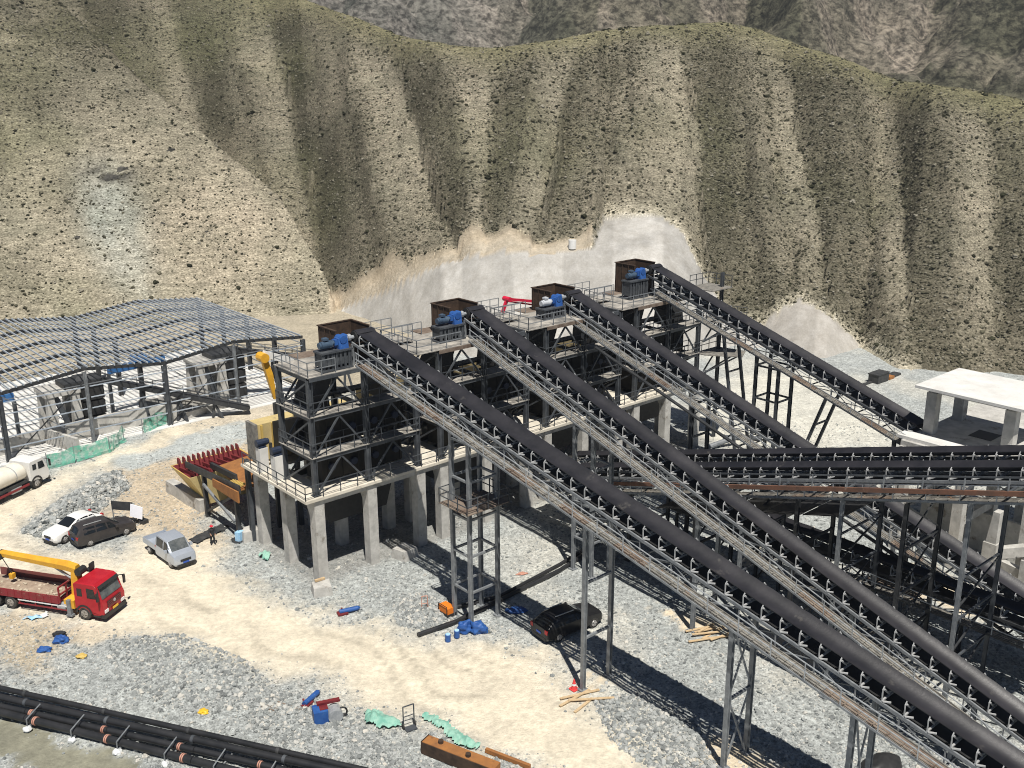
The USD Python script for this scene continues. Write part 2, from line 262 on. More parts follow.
PALE = P2([(690, 440), (700, 385), (770, 372), (860, 378), (905, 430), (880, 448), (820, 446), (760, 450)])
PADS = [P2([(566, 690), (584, 668), (612, 672), (628, 684), (600, 700), (575, 702)]), P2([(690, 768), (720, 742), (752, 748), (770, 768), (740, 800), (700, 800)]), P2([(660, 610), (690, 612), (728, 632), (712, 640), (680, 628)]), P2([(748, 640), (800, 636), (830, 650), (800, 664)]), P2([(705, 560), (760, 545), (795, 560), (760, 580)]),
        P2([(880, 560), (930, 565), (1010, 610), (1000, 635), (900, 590)])]
UNDER_SHADE = [F(u, w)[:2] for u, w in ((-1, 0.6), (48, 0.6), (48, -10), (-1, -10))]
RUBBLE = P2([(16, 534), (60, 500), (100, 476), (122, 470), (132, 486), (96, 516), (50, 540)])
RUB2 = [(P2([(390, 606), (420, 592), (455, 600), (460, 618), (425, 632), (396, 628)]), 0.35), (P2([(590, 700), (640, 690), (700, 720), (720, 768), (680, 790), (610, 745)]), 0.30), (P2([(100, 640), (180, 632), (250, 660), (290, 700), (200, 720), (120, 690)]), 0.25), (P2([(220, 690), (300, 690), (400, 745), (440, 768), (380, 800), (280, 765)]), 0.3)]
g1 = np.concatenate([np.arange(-150, -56, 4.0), np.arange(-56, 60, 0.42), np.arange(60, 151, 4.0)])
g2 = np.concatenate([np.arange(-60, 40, 5.0), np.arange(40, 112, 0.42), np.arange(112, 150, 1.5), np.arange(150, 196, 5.0)])
X, Y = np.meshgrid(g1, g2); gp = np.stack([X.ravel(), Y.ravel()], 1)
p3 = np.c_[gp, np.zeros(len(gp))]
wob = (meshkit.fbm(p3 * 0.25, 4, 3) - 0.5) * 5 + (meshkit.fbm(p3 * 1.4, 3, 5) - 0.5) * 2.2
def mask(poly, soft, grow=0.0): return np.clip((sdist(gp, poly) + wob + grow) / soft + 0.5, 0, 1)
def sm(a): return a * a * (3 - 2 * a)
C = np.tile(np.array([0.390, 0.412, 0.405]), (len(gp), 1)); stony = np.full(len(gp), 0.85)
def lay(m, col, st):
    global C, stony
    C = C * (1 - m[:, None]) + np.array(col) * m[:, None]; stony = stony * (1 - m) + st * m
blot = np.clip((meshkit.fbm(p3 * 0.16, 4, 9) - 0.47) * 5, 0, 1) * np.clip((gp[:, 0] + 6) / 10, 0, 1)
lay(sm(blot) * 0.55, (0.60, 0.58, 0.51), 0.5)
lay(sm(mask(DIRT, 2.0)), (0.52, 0.44, 0.33), 0.5); lay(sm(mask(DIRT2, 2.0)), (0.56, 0.50, 0.40), 0.5); lay(sm(mask(DIRT3, 2.0)) * 0.8, (0.50, 0.42, 0.30), 0.5)
for q in PADS: lay(sm(mask(q, 1.0)), (0.66, 0.57, 0.43), 0.15)
lay(sm(mask(PALE, 6.0)) * 0.75, (0.66, 0.64, 0.56), 0.3)
tr = sm(mask(TRACK, 4.6, .4)); lay(tr, (0.715, 0.645, 0.515), 0.12)
lay(sm(mask(GREYBAND, 1.6)), (0.47, 0.50, 0.49), 0.5); lay(sm(mask(RUBBLE, 1.6)), (0.43, 0.43, 0.40), 0.9)
lay(sm(mask(SLURRY, 0.8)), (0.25, 0.245, 0.19), 0.0)
lay(sm(np.clip(sdist(gp, UNDER_SHADE) / 2 + 0.5, 0, 1)) * 0.7, (0.25, 0.245, 0.23), 0.4)  # shade of the platform painted into the ground colour
lay(sm(np.clip((gp[:, 1] - 112 + wob * 2) / 14, 0, 1) * np.clip((-6 - gp[:, 0] + wob) / 8, 0, 1)), (0.42, 0.375, 0.29), 0.4)
# wheel tracks: long soft streaks along the track
st = np.sin((gp[:, 0] * 0.62 + gp[:, 1] * 0.78 + (meshkit.fbm(p3 * 0.1, 3, 21) - 0.5) * 9) * 2.6); C *= (1 - 0.30 * tr * np.clip(st * 2 - 1, 0, 1) * np.clip(meshkit.fbm(p3 * 0.2, 3, 22) * 4 - 1.4, 0, 1))[:, None]
z = (meshkit.fbm(p3 * 0.5, 4, 1) - 0.5) * 0.22 * (1 - 0.7 * tr) + (meshkit.fbm(p3 * 2.0, 2, 4) - 0.5) * 0.10 * stony - 0.02
z += sm(np.clip(sdist(gp, RUBBLE) / 2.5, 0, 1)) * (0.5 + 0.9 * meshkit.fbm(p3 * 0.8, 3, 8))
for q, hh in RUB2: z += sm(np.clip((sdist(gp, q) + wob * 0.4) / 2.0, 0, 1)) * hh * (0.4 + 1.2 * meshkit.fbm(p3 * 0.9, 3, 12))
z -= sm(mask(SLURRY, 1.0)) * 0.12
far = np.clip((np.hypot(gp[:, 0], gp[:, 1] - 80) - 90) / 30, 0, 1); z *= 1 - far
ny, nx = X.shape; i = np.arange(nx * ny).reshape(ny, nx)
quads = np.stack([i[:-1, :-1], i[:-1, 1:], i[1:, 1:], i[1:, :-1]], -1).reshape(-1, 4)
tris = np.vstack([quads[:, [0, 1, 2]], quads[:, [0, 2, 3]]])
def tinted(path, v, f, col, m, alpha=None, normals=True):
    k, inv = np.unique(f, return_inverse=True); v, f = v[k], inv.reshape(-1, 3)
    pr = usdkit.mesh(stage, path, (v, f), MAT[m], smooth=True)
    UsdGeom.PrimvarsAPI(pr).CreatePrimvar('tint', Sdf.ValueTypeNames.Color3fArray, 'vertex').Set(Vt.Vec3fArray.FromNumpy(col[k].astype(np.float32)))
    if alpha is not None: UsdGeom.PrimvarsAPI(pr).CreatePrimvar('stony', Sdf.ValueTypeNames.FloatArray, 'vertex').Set(Vt.FloatArray.FromNumpy(alpha[k].astype(np.float32)))
    pr.GetPrim().SetCustomDataByKey('kind', 'structure'); return pr
gv = np.c_[gp, z]; on = tr[tris].mean(1) > 0.5
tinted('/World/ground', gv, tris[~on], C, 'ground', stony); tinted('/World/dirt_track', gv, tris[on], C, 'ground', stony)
def gz(x, y):
    """Ground height near a point."""
    a, b = np.searchsorted(g1, x), np.searchsorted(g2, y); return float(z.reshape(ny, nx)[min(b, ny - 1), min(a, nx - 1)])

# ---------------------------------------------------------------- hills: radial profiles round the valley floor
T_AZ = np.array([-52, -35, -26, -20, -13, -10.6, -10, -6.5, -4, -1.8, 1.6, 4.7, 5.3, 8.4, 9.6, 10.8, 12.9, 14.6, 16.3, 18, 19.8, 22, 25, 28, 35, 52.])
T_D1 = np.array([215, 212, 208, 200, 181, 171, 168, 158, 152, 149, 147, 148, 158, 158, 155, 150, 148, 148, 150, 148, 149, 138, 140, 142, 146, 150.])
T_Z1 = np.array([0.0, 0.0, 0.0, 0.0, 0.0, 0.0, 0.2, 5.2, 10.4, 12.1, 12.6, 13.2, 15.9, 16.5, 15.0, 10.2, 2.8, 2.2, 6.0, 4.8, 0.2, 0, 0, 0, 0, 0.])
B_AZ = np.array([-52, 4.7, 5.3, 8.4, 9.6, 10.8, 12.9, 52]); B_DD = np.array([0, 0, 10.0, 10.3, 7.5, 3.0, 0, 0.]); B_DZ = np.array([0, 0, 2.8, 3.6, 3.9, 2.4, 0, 0.])
C_AZ = np.array([-52, -26, -16, -11, -8.6, -6, -3.3, -0.6, 2.1, 4.8, 7.5, 11.2, 13.2, 15.3, 17.9, 20.4, 23.3, 26.3, 35, 52.])
C_S = np.array([.10, .10, .088, .072, .0576, .0401, .0311, .0283, .0352, .0438, .0478, .0497, .0439, .0287, .0135, -.0022, -.0091, -.0191, -.04, -.06])
S_AZ = np.array([-52, -26, -22.8, -19.7, -12.9, -10.7, -10.2, -9.9]); S_S = np.array([.13, .12, .0669, .005, -.1058, -.1805, -.2163, -.26])
# gullies: (azimuth at the foot, azimuth at the crest); a rib stands between each pair
GUL = [(-58, -58), (-46, -48), (-40, -41), (-34.5, -36), (-29, -30.5), (-24.5, -26), (-20, -22), (-15.5, -17.6), (-10.6, -12.9), (-2.75, -6.5), (-1.75, -.6), (1.2, 4.3), (11.7, 9.4), (18.6, 14.7), (23.0, 20.2), (26.8, 24.6), (31, 29), (36, 34.5), (41, 40), (47, 46), (58, 58)]
SUB = [(-7.6, -10.2), (7.0, 6.4), (4.2, 5.2), (14.2, 11.6), (16.2, 13.0), (21.0, 17.6), (-13.4, -15.4), (-18, -19.6), (29, 27)]
def wig(a, d): return (meshkit.fbm(np.stack([a * 0.35, d * 0.03, a * 0], -1), 3, 31) - 0.5) * 1.0
def hill(a, d):
    """Height, vegetation mixed with painted flank shade, of the hills at azimuth a (degrees) and range d (metres)."""
    d1, z1, cs = np.interp(a, T_AZ, T_D1), np.interp(a, T_AZ, T_Z1), np.interp(a, C_AZ, C_S)
    s = 0.66; dc = (CAM_H - z1 + s * d1) / (s - cs)
    t = np.clip((d - d1) / (dc - d1), 0, 1.6); ww = a + wig(a, d) * np.clip(t * 3, 0, 1)
    veg_shade, rel = np.zeros_like(t), np.zeros_like(t); amp = np.clip(.25 + t * 3, 0, 1) * np.clip((1.02 - t) * 2.6, 0, 1) * (d > d1)
    t1 = np.clip(t, 0, 1); fwob = (meshkit.fbm(np.stack([a * .9, d * .10, a * 0], -1), 4, 95) - .5) * .16; bright = np.zeros_like(t)
    for (f0, c0), (f1, c1) in zip(GUL[:-1], GUL[1:]):
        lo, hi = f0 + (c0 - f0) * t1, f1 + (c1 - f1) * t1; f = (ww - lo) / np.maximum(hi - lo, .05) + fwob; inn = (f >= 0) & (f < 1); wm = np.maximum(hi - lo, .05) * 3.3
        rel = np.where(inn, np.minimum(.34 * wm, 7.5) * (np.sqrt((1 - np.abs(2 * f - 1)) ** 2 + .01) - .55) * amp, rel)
        sh = np.clip((.66 - f) / .42, 0, 1); veg_shade = np.where(inn, np.maximum(sh * np.clip(.75 + wm / 60, 0, 1), np.clip(1 - np.minimum(f, 1 - f) * wm / 1.3, 0, 1)), veg_shade); bright = np.where(inn, np.clip((f - .55) / .2, 0, 1) * np.clip((1 - f) * wm / 1.5, 0, 1), bright)  # left flanks painted darker as shade, besides the growth along the gullies
    line = np.zeros_like(t)
    for f0, c0 in SUB:
        q = (ww - (f0 + (c0 - f0) * t1)) * 3.3; rel -= 1.3 * np.exp(-(np.abs(q) / 1.6) ** 1.2) * amp; veg_shade = np.maximum(veg_shade * np.where(np.abs(q) < 2.5, .8, 1), .5 * np.exp(-((q - .8) / 1.3) ** 2)); line = np.maximum(line, np.exp(-(q / .8) ** 2))
    for f0, c0 in GUL: line = np.maximum(line, np.exp(-(((ww - (f0 + (c0 - f0) * t1)) * 3.3) / .9) ** 2))
    fade = np.clip((1.02 - t) * 4.0, .1, 1) * np.where(a > 11, np.clip(.25 + t * 2.4, 0, 1), np.clip(.6 + t * 2, 0, 1)); big = np.clip((meshkit.fbm(np.stack([a * .22, d * .02, a * 0], -1), 3, 97) - .3) * 2.6, .5, 1); veg_shade = veg_shade * fade * big + .30 * (1 - fade); bright = bright * fade
    dk = dc + 3.2 - 7; x = d - dk                  # the brow rounds off and falls away behind
    prof = np.where(d > d1, z1 + s * (np.minimum(d, dk) - d1), z1); xm = np.clip(x, 0, 14)
    soft = s * xm - (s + 0.55) * xm ** 2 / 28 - 0.55 * np.clip(x - 14, 0, None)
    h = prof + soft + rel
    # cut slope below the bench
    kk = np.where(a > 13.6, 1.5, 1.2); dB, zB = d1 - np.interp(a, B_AZ, B_DD), z1 - np.interp(a, B_AZ, B_DZ); low = np.where(d < dB, zB - (dB - d) / kk, zB + (z1 - zB) * (d - dB) / np.maximum(d1 - dB, .1))
    h = np.where(d < d1, np.maximum(low, -1.2), h); h = np.where((z1 < 0.3) & (d < d1), np.maximum(-1.2, (d - d1) * 0.5), h)
    # spur on the left, in front
    ss = np.interp(a, S_AZ, S_S); sl = 0.70; d0 = 166.0
    ds = (CAM_H + sl * d0) / (sl - ss); u = np.clip((d - d0) / np.maximum(ds - d0, 1), 0, 2)
    spur = np.where(d < ds, sl * (d - d0), sl * (ds - d0) - 0.75 * (d - ds)) + (meshkit.fbm(np.stack([a * 0.5, d * 0.08, a * 0], -1), 4, 44) - 0.5) * 5 * np.clip(u * 3, 0, 1) * np.clip((1.05 - u) * 5, 0.12, 1)
    isp = (a < -9.9) & (spur > h); h = np.where((a < -9.9) & (d > d0 - 1), np.maximum(h, spur), h)
    return h, np.clip(veg_shade, 0, 1.3), np.clip(bright, 0, 1), t, isp, d1, z1, line
aa = np.concatenate([np.arange(-52, -28, 0.5), np.arange(-28, 29, 0.15), np.arange(29, 52.1, 0.5)]); dd = np.concatenate([np.arange(112, 212, 0.85), np.arange(212, 330, 1.3), np.arange(330, 430, 8.0)])
A, D = np.meshgrid(aa, dd); A, D = A.ravel(), D.ravel()
h, veg_shade, bri, t, isp, d1, z1, line = hill(A, D)
HX, HY = D * np.sin(np.radians(A)), D * np.cos(np.radians(A)); q3 = np.stack([HX, HY, h], 1)
nat = np.clip((D - d1) / 3, 0, 1)
h = h + ((meshkit.fbm(q3 * 0.10, 4, 51) - 0.5) * 1.0 + (meshkit.fbm(q3 * 0.55, 3, 52) - 0.5) * 0.55) * nat + (meshkit.fbm(q3 * 0.35, 3, 53) - 0.5) * 0.7 * (1 - nat) * (z1 > 0.3)
shot = (D < d1 + 0.4) & (z1 > 0.35)
fb = meshkit.fbm(q3 * 0.05, 4, 54)
vv = np.clip(0.20 + veg_shade * 0.76 + (fb - 0.5) * 1.2 - bri * 0.14 + .30 * ((A < -11.2) & ~isp), 0, 1)[:, None]
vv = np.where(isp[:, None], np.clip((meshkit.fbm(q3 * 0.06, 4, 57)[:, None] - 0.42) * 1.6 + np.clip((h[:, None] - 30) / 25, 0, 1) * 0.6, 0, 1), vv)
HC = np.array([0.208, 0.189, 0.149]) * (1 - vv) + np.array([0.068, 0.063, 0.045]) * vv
gr = np.clip((meshkit.fbm(q3 * 0.03, 3, 58) - 0.5) * 4 + 0.35 * np.clip(veg_shade, 0, 1) - isp * 0.3, 0, 1)[:, None]; HC = HC * (1 - 0.5 * gr) + np.array([0.108, 0.112, 0.060]) * 0.5 * gr
HC = HC * (1 + 0.14 * bri[:, None]); HC = np.where(isp[:, None], HC * (1.06 + 0.35 * np.clip((40 - h) / 30, 0, 1)[:, None]), HC)  # right flanks of the ribs lightened in the colour, as if sunlit
brow = (np.clip((t - .86) * 7, 0, 1) * (t < 1.3) * ~isp)[:, None]; HC = HC * (1 - .75 * brow) + np.array([0.175, 0.165, 0.098]) * .75 * brow
# the bleached rock scar on the spur and the bare cut above the bench
def near_px(x0, y0, rx, ry, s=0.0):
    r = np.stack([HX, HY, h - CAM_H], 1); th = math.radians(PITCH); fw = r[:, 1] * math.cos(th) - r[:, 2] * math.sin(th); up = r[:, 1] * math.sin(th) + r[:, 2] * math.cos(th)
    x, y = 512 + 1000 * r[:, 0] / fw, 384 - 1000 * up / fw; x = x - s * (y - y0)
    return np.exp(-(((x - x0) / rx) ** 2 + ((y - y0) / ry) ** 2) ** 1.5)
sc = np.clip(near_px(118, 225, 34, 62, 0.28) * (0.5 + 1.3 * meshkit.fbm(q3 * 0.3, 3, 60)), 0, 1)[:, None]; HC = HC * (1 - sc) + np.array([0.30, 0.305, 0.275]) * sc
sk = np.clip(near_px(132, 262, 7, 38, 0.42) * 1.2, 0, 1)[:, None]; HC = HC * (1 - .7 * sk) + np.array([0.36, 0.355, 0.31]) * .7 * sk
dk = np.clip(near_px(112, 172, 26, 9) * 1.3 * (meshkit.fbm(q3 * 0.4, 3, 61) > 0.47), 0, 1)[:, None]; HC = HC * (1 - dk) + np.array([0.07, 0.068, 0.06]) * dk
tan = np.clip(near_px(215, 235, 75, 65) * 0.75, 0, 1)[:, None]; HC = HC * (1 - tan) + np.array([0.36, 0.315, 0.25]) * tan
cut = np.clip(1.15 - (D - d1) / (2.2 + 6.5 * meshkit.fbm(q3 * 0.12, 3, 62)), 0, 1) * (A > -10.5) * (A < 4.6); cut = sm(np.clip(cut * 1.6, 0, 1))[:, None]
HC = HC * (1 - cut) + np.array([0.54, 0.46, 0.35]) * cut
edge = (np.clip(1 - np.abs(D - d1 - 1.5) / 1.6, 0, 1) * (z1 > 0.3) * (A < 5))[:, None]; HC = HC * (1 - 0.6 * edge) + np.array([0.42, 0.39, 0.33]) * 0.6 * edge
rim = (np.clip(1 - (D - d1) / 3.0, 0, 1) * (A > 5) * (A < 23))[:, None]; HC = HC * (1 - 0.8 * rim) + np.array([0.60, 0.55, 0.45]) * 0.8 * rim
SC = np.array([0.50, 0.487, 0.46]) * np.where((A > 13.6)[:, None], np.array([0.92, 0.9, 0.88]), 1.0); SC = SC * (1 - 0.16 * (np.floor((A + 0.35 * wig(A, D)) / 2.9) % 2)[:, None])
low = np.clip((2.5 - h) / 5, 0, 1)[:, None]; SC = SC * (1 - 0.3 * low) + np.array([0.5, 0.5, 0.46]) * 0.3 * low
upr = ((D > 147) & (A > 4.9) & (A < 11) & shot)[:, None] * np.clip((meshkit.fbm(q3 * 0.3, 4, 64) - 0.4) * 3, 0, 1)[:, None]; SC = SC * (1 - 0.3 * upr)
HCOL = np.where(shot[:, None], SC, HC)
nd, na = len(dd), len(aa); i = np.arange(nd * na).reshape(nd, na)
quads = np.stack([i[:-1, :-1], i[:-1, 1:], i[1:, 1:], i[1:, :-1]], -1).reshape(-1, 4); ht = np.vstack([quads[:, [0, 1, 2]], quads[:, [0, 2, 3]]])
hv = np.stack([HX, HY, h], 1); son = shot[ht].sum(1) >= 2; cutm = ((cut[:, 0] > 0.35) & ~shot)[ht].sum(1) >= 2
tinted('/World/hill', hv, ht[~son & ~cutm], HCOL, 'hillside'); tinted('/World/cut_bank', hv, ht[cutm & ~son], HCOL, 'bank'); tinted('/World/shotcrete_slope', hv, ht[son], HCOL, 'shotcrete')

# far mountains
ma, md = np.arange(-40, 48, 0.2), np.concatenate([np.arange(420, 900, 4.5), np.arange(900, 1061, 20.0)])
A2, D2 = np.meshgrid(ma, md); A2, D2 = A2.ravel(), D2.ravel(); MX, MY = D2 * np.sin(np.radians(A2)), D2 * np.cos(np.radians(A2))
def ridged(p, seed): return 1 - np.abs(2 * meshkit.fbm(p, 5, seed) - 1)
q = np.stack([MX * 0.7 + MY * 0.7, MY * 0.7 - MX * 0.7, MX * 0], 1)
mw = np.stack([MX, MY, MX * 0], 1)
mz = -25 + (D2 - 420) * 0.34 + (ridged(q * np.array([0.0022, 0.006, 1]) + (meshkit.fbm(mw * 0.004, 3, 70)[:, None] - 0.5) * 0.9, 71) - 0.6) * 150 * np.clip((D2 - 400) / 200, 0, 1) + (ridged(q * np.array([0.006, 0.015, 1]) + (meshkit.fbm(mw * 0.01, 3, 76)[:, None] - 0.5) * 0.5, 73) - 0.6) * 85 * np.clip((D2 - 400) / 200, 0, 1) + (ridged(q * np.array([0.02, 0.045, 1]), 77) - 0.6) * 22 * np.clip((D2 - 400) / 200, 0, 1) + (meshkit.fbm(mw * 0.05, 4, 74) - 0.5) * 9
def saw(x): f = x - np.floor(x); return 1 - np.abs(2 * f - 1), f
wx = (meshkit.fbm(mw * 0.006, 4, 78) - .5) * 130
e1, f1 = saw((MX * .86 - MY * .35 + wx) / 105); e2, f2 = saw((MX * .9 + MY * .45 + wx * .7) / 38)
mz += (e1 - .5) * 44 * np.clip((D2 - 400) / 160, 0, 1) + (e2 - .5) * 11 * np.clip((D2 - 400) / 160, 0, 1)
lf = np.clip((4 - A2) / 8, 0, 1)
mc = np.clip(.15 + .55 * (f1 < .5) + .35 * (f2 < .5) + (meshkit.fbm(mw * 0.015, 5, 75) - .5) * 1.2, 0, 1)[:, None]; mz += (saw((MX * .4 + MY * .9 + wx * .5) / 17)[0] - .5) * 4.5 * np.clip((D2 - 400) / 160, 0, 1); MC = np.array([0.19, 0.166, 0.138]) * (1 - mc) + np.array([0.068, 0.066, 0.047]) * mc  # one flank of each ridge coloured darker to stand in for shading
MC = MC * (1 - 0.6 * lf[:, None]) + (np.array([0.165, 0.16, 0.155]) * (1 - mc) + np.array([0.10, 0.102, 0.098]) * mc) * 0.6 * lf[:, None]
nd, na = len(md), len(ma); i = np.arange(nd * na).reshape(nd, na); quads = np.stack([i[:-1, :-1], i[:-1, 1:], i[1:, 1:], i[1:, :-1]], -1).reshape(-1, 4)
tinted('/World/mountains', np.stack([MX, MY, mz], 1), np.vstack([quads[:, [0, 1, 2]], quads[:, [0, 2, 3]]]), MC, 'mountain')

# ---------------------------------------------------------------- scattered cover
def blob(seed, sub=1, flat=0.6, rough=0.5):
    m = trimesh.creation.icosphere(sub, 1.0); r = np.random.default_rng(seed); v = np.array(m.vertices)
    v *= (1 + (r.random(len(v)) - 0.5) * rough)[:, None]; v[:, 2] *= flat; return v, np.array(m.faces)
def scatter(name, label, cat, protos, m, pos, size, tilt=0.0, group=None):
    p = fresh('/World', name); pi = UsdGeom.PointInstancer.Define(stage, p); n = len(pos)
    for k, (v, f) in enumerate(protos): usdkit.mesh(stage, f'{p}/clump_{k + 1:03d}', (v, f), MAT[m], smooth=False); pi.CreatePrototypesRel().AddTarget(f'{p}/clump_{k + 1:03d}')
    pi.CreateProtoIndicesAttr(Vt.IntArray.FromNumpy(rng.integers(0, len(protos), n).astype(np.int32)))
    pi.CreatePositionsAttr(Vt.Vec3fArray.FromNumpy(np.asarray(pos, np.float32)))
    size = np.asarray(size); size = np.repeat(size[:, None], 3, 1) if size.ndim == 1 else size
    pi.CreateScalesAttr(Vt.Vec3fArray.FromNumpy(size.astype(np.float32)))
    ang = rng.random(n) * 2 * np.pi; ti = rng.normal(0, 1, (n, 2)) * tilt; qt = np.stack([np.cos(ang / 2), ti[:, 0], ti[:, 1], np.sin(ang / 2)], 1); qt /= np.linalg.norm(qt, axis=1, keepdims=True)
    pi.CreateOrientationsAttr(Vt.QuathArray([Gf.Quath(float(a), float(b), float(c), float(d)) for a, b, c, d in qt]))
    tag(pi.GetPrim(), label=label, cat=cat, kind='stuff', group=group)
from scipy.interpolate import RegularGridInterpolator
HI = RegularGridInterpolator((dd, aa), h.reshape(len(dd), len(aa)))
VI = RegularGridInterpolator((dd, aa), np.clip(vv[:, 0] + 0.0, 0, 1).reshape(len(dd), len(aa)))
SI = RegularGridInterpolator((dd, aa), (shot | (cut[:, 0] > 0.5)).astype(float).reshape(len(dd), len(aa)))
n = 420000; a = rng.uniform(-31, 31, n); d = np.sqrt(rng.uniform(136 ** 2, np.where(a < -9, 318, 248) ** 2, n)); k = np.stack([d, a], 1)
hh = HI(k); dn = meshkit.fbm(np.stack([a * 0.9, d * 0.12, a * 0], 1), 3, 80)
BI = RegularGridInterpolator((dd, aa), brow[:, 0].reshape(len(dd), len(aa)))
keep = (hh > 0.3) & (SI(k) < 0.3) & (rng.random(n) < (0.13 + 0.62 * VI(k) * (0.4 + dn)) * (1 - .8 * BI(k))); a, d, hh = a[keep], d[keep], hh[keep]
sz = np.clip(rng.lognormal(-2.2, 0.42, len(a)), 0.06, 0.42)
scatter('hill_scrub', 'dark scrub tussocks dotting the bare hillside', 'scrub', [blob(s, 1, 0.75, 0.7) for s in (1, 2, 3)], 'tussock', np.stack([d * np.sin(np.radians(a)), d * np.cos(np.radians(a)), hh + sz * 0.2], 1), sz)
n = 18000; a = rng.uniform(-31, 31, n); d = np.sqrt(rng.uniform(136 ** 2, np.where(a < -9, 318, 248) ** 2, n)); k = np.stack([d, a], 1); hh = HI(k)
cl = meshkit.fbm(np.stack([a * 0.8, d * 0.09, a * 0], 1), 4, 83); GV = RegularGridInterpolator((dd, aa), np.clip(line + (isp & (meshkit.fbm(q3 * 0.08, 3, 90) > .56)) * .32, 0, 1).reshape(len(dd), len(aa)))
keep = (hh > 0.3) & (SI(k) < 0.3) & (rng.random(n) < np.clip((cl - 0.55) * 3.2, 0, 1) * 0.10 + 0.85 * GV(k) ** 2); a, d, hh = a[keep], d[keep], hh[keep]; sz = np.clip(rng.lognormal(-1.6, 0.4, len(a)), 0.10, 0.52)
scatter('hill_bushes', 'scattered darker bushes along the gullies of the hillside', 'bushes', [blob(s, 1, 0.7, 0.6) for s in (5, 6, 7)], 'bush', np.stack([d * np.sin(np.radians(a)), d * np.cos(np.radians(a)), hh + sz * 0.25], 1), sz)
GI = RegularGridInterpolator((g2, g1), z.reshape(ny, nx)); RI = RegularGridInterpolator((g2, g1), (stony * (1 - tr)).reshape(ny, nx))
n = 150000; y = 46 + 62 * rng.random(n) ** 1.5; x = (rng.random(n) * 2 - 1) * (y * 0.56 + 2); k = np.stack([y, x], 1)
keep = rng.random(n) < RI(k) * 0.8 * (0.35 + 1.1 * meshkit.fbm(np.stack([x, y, y * 0], 1) * 0.25, 3, 81)); x, y, k = x[keep], y[keep], k[keep]
sz = np.clip(rng.lognormal(-3.1, 0.5, len(x)), 0.025, 0.2)
scatter('gravel', 'loose grey crushed rock strewn over the yard', 'gravel', [blob(s, 1, 0.6, 0.8) for s in (11, 12, 13, 14)], 'stone', np.stack([x, y, GI(k) + sz * 0.15], 1), sz, 0.25)
def heap(name, label, polys, num, mu, top=0.9):
    P = []
    for q in polys:
        q = np.array(q); lo, hi = q.min(0), q.max(0); c = lo + (hi - lo) * rng.random((num, 2)); P.append(c[sdist(c, q) > 0.15])
    c = np.vstack(P); s = np.clip(rng.lognormal(mu, 0.5, len(c)), 0.06, top); k = c[:, ::-1]
    scatter(name, label, 'rubble', [blob(s_, 1, 0.62, 0.75) for s_ in (21, 22, 23, 24)], 'stone', np.c_[c, GI(k) + s * 0.1], s, 0.3)
heap('rubble_heap', 'long heap of broken grey rock behind the parked cars', [RUBBLE], 4600, -2.2, 0.34)
heap('rubble_spread', 'broken grey rock lumps spread beside the pale track', [q for q, _ in RUB2], 4600, -2.6, 0.2)

def hill_at(x, y):
    """Where the line of sight through pixel (x, y) meets the hillside."""
    p, q = np.array([0, 0, CAM_H]), px(x, y, -40.0 if px(x, y, 0)[1] > 0 and y > 90 else 90.0); r = q - p; r /= np.hypot(r[0], r[1]); a = math.degrees(math.atan2(r[0], r[1]))
    for d in np.arange(130, 320, .3):
        if p[2] + r[2] * d <= float(HI([[d, a]])[0]): break
    return p + r * d
for k, (x, y, n, sp, sz, lab) in enumerate(((108, 180, 22, (4.2, .9), 1.15, 'long dark jagged rock outcrop above the bleached scar'), (126, 170, 9, (1.6, .8), .9, 'dark rock knob at the right end of the long outcrop'), (72, 238, 8, (1.3, .45), .75, 'small dark outcrop left of the bleached scar'), (208, 235, 9, (1.9, .5), .8, 'dark ledge on the tan slope right of the bleached scar'), (160, 226, 8, (1.4, .4), .7, 'broken dark ledge between the scar and the tan slope'), (168, 150, 8, (1.5, .4), .65, 'thin dark ledge high on the spur'))):
    c = hill_at(x, y); r = np.random.default_rng(70 + k); b = B()
    for q in range(n):
        v, f = blob(200 + k * 20 + q, 1, .8, .8); e = np.array([r.normal(0, sp[0] * .5), 0, 0]); e[2] = r.normal(0, sp[1] * .5) + e[0] * .18; e[1] = e[2] * 1.0
        b.add(v * sz * r.uniform(.35, 1.0) * np.array([1.1, .8, 1.05]) + e, f)
    P_ = fresh('/World', 'rock_outcrop'); m_ = usdkit.mesh(stage, P_, b.mesh(), MAT['rock_dark']); m_.AddTranslateOp().Set(Gf.Vec3d(float(c[0]), float(c[1] + .25), float(c[2] - .35))); tag(m_.GetPrim(), label=lab, cat='rock', group=GROUPS['rock_outcrop'])
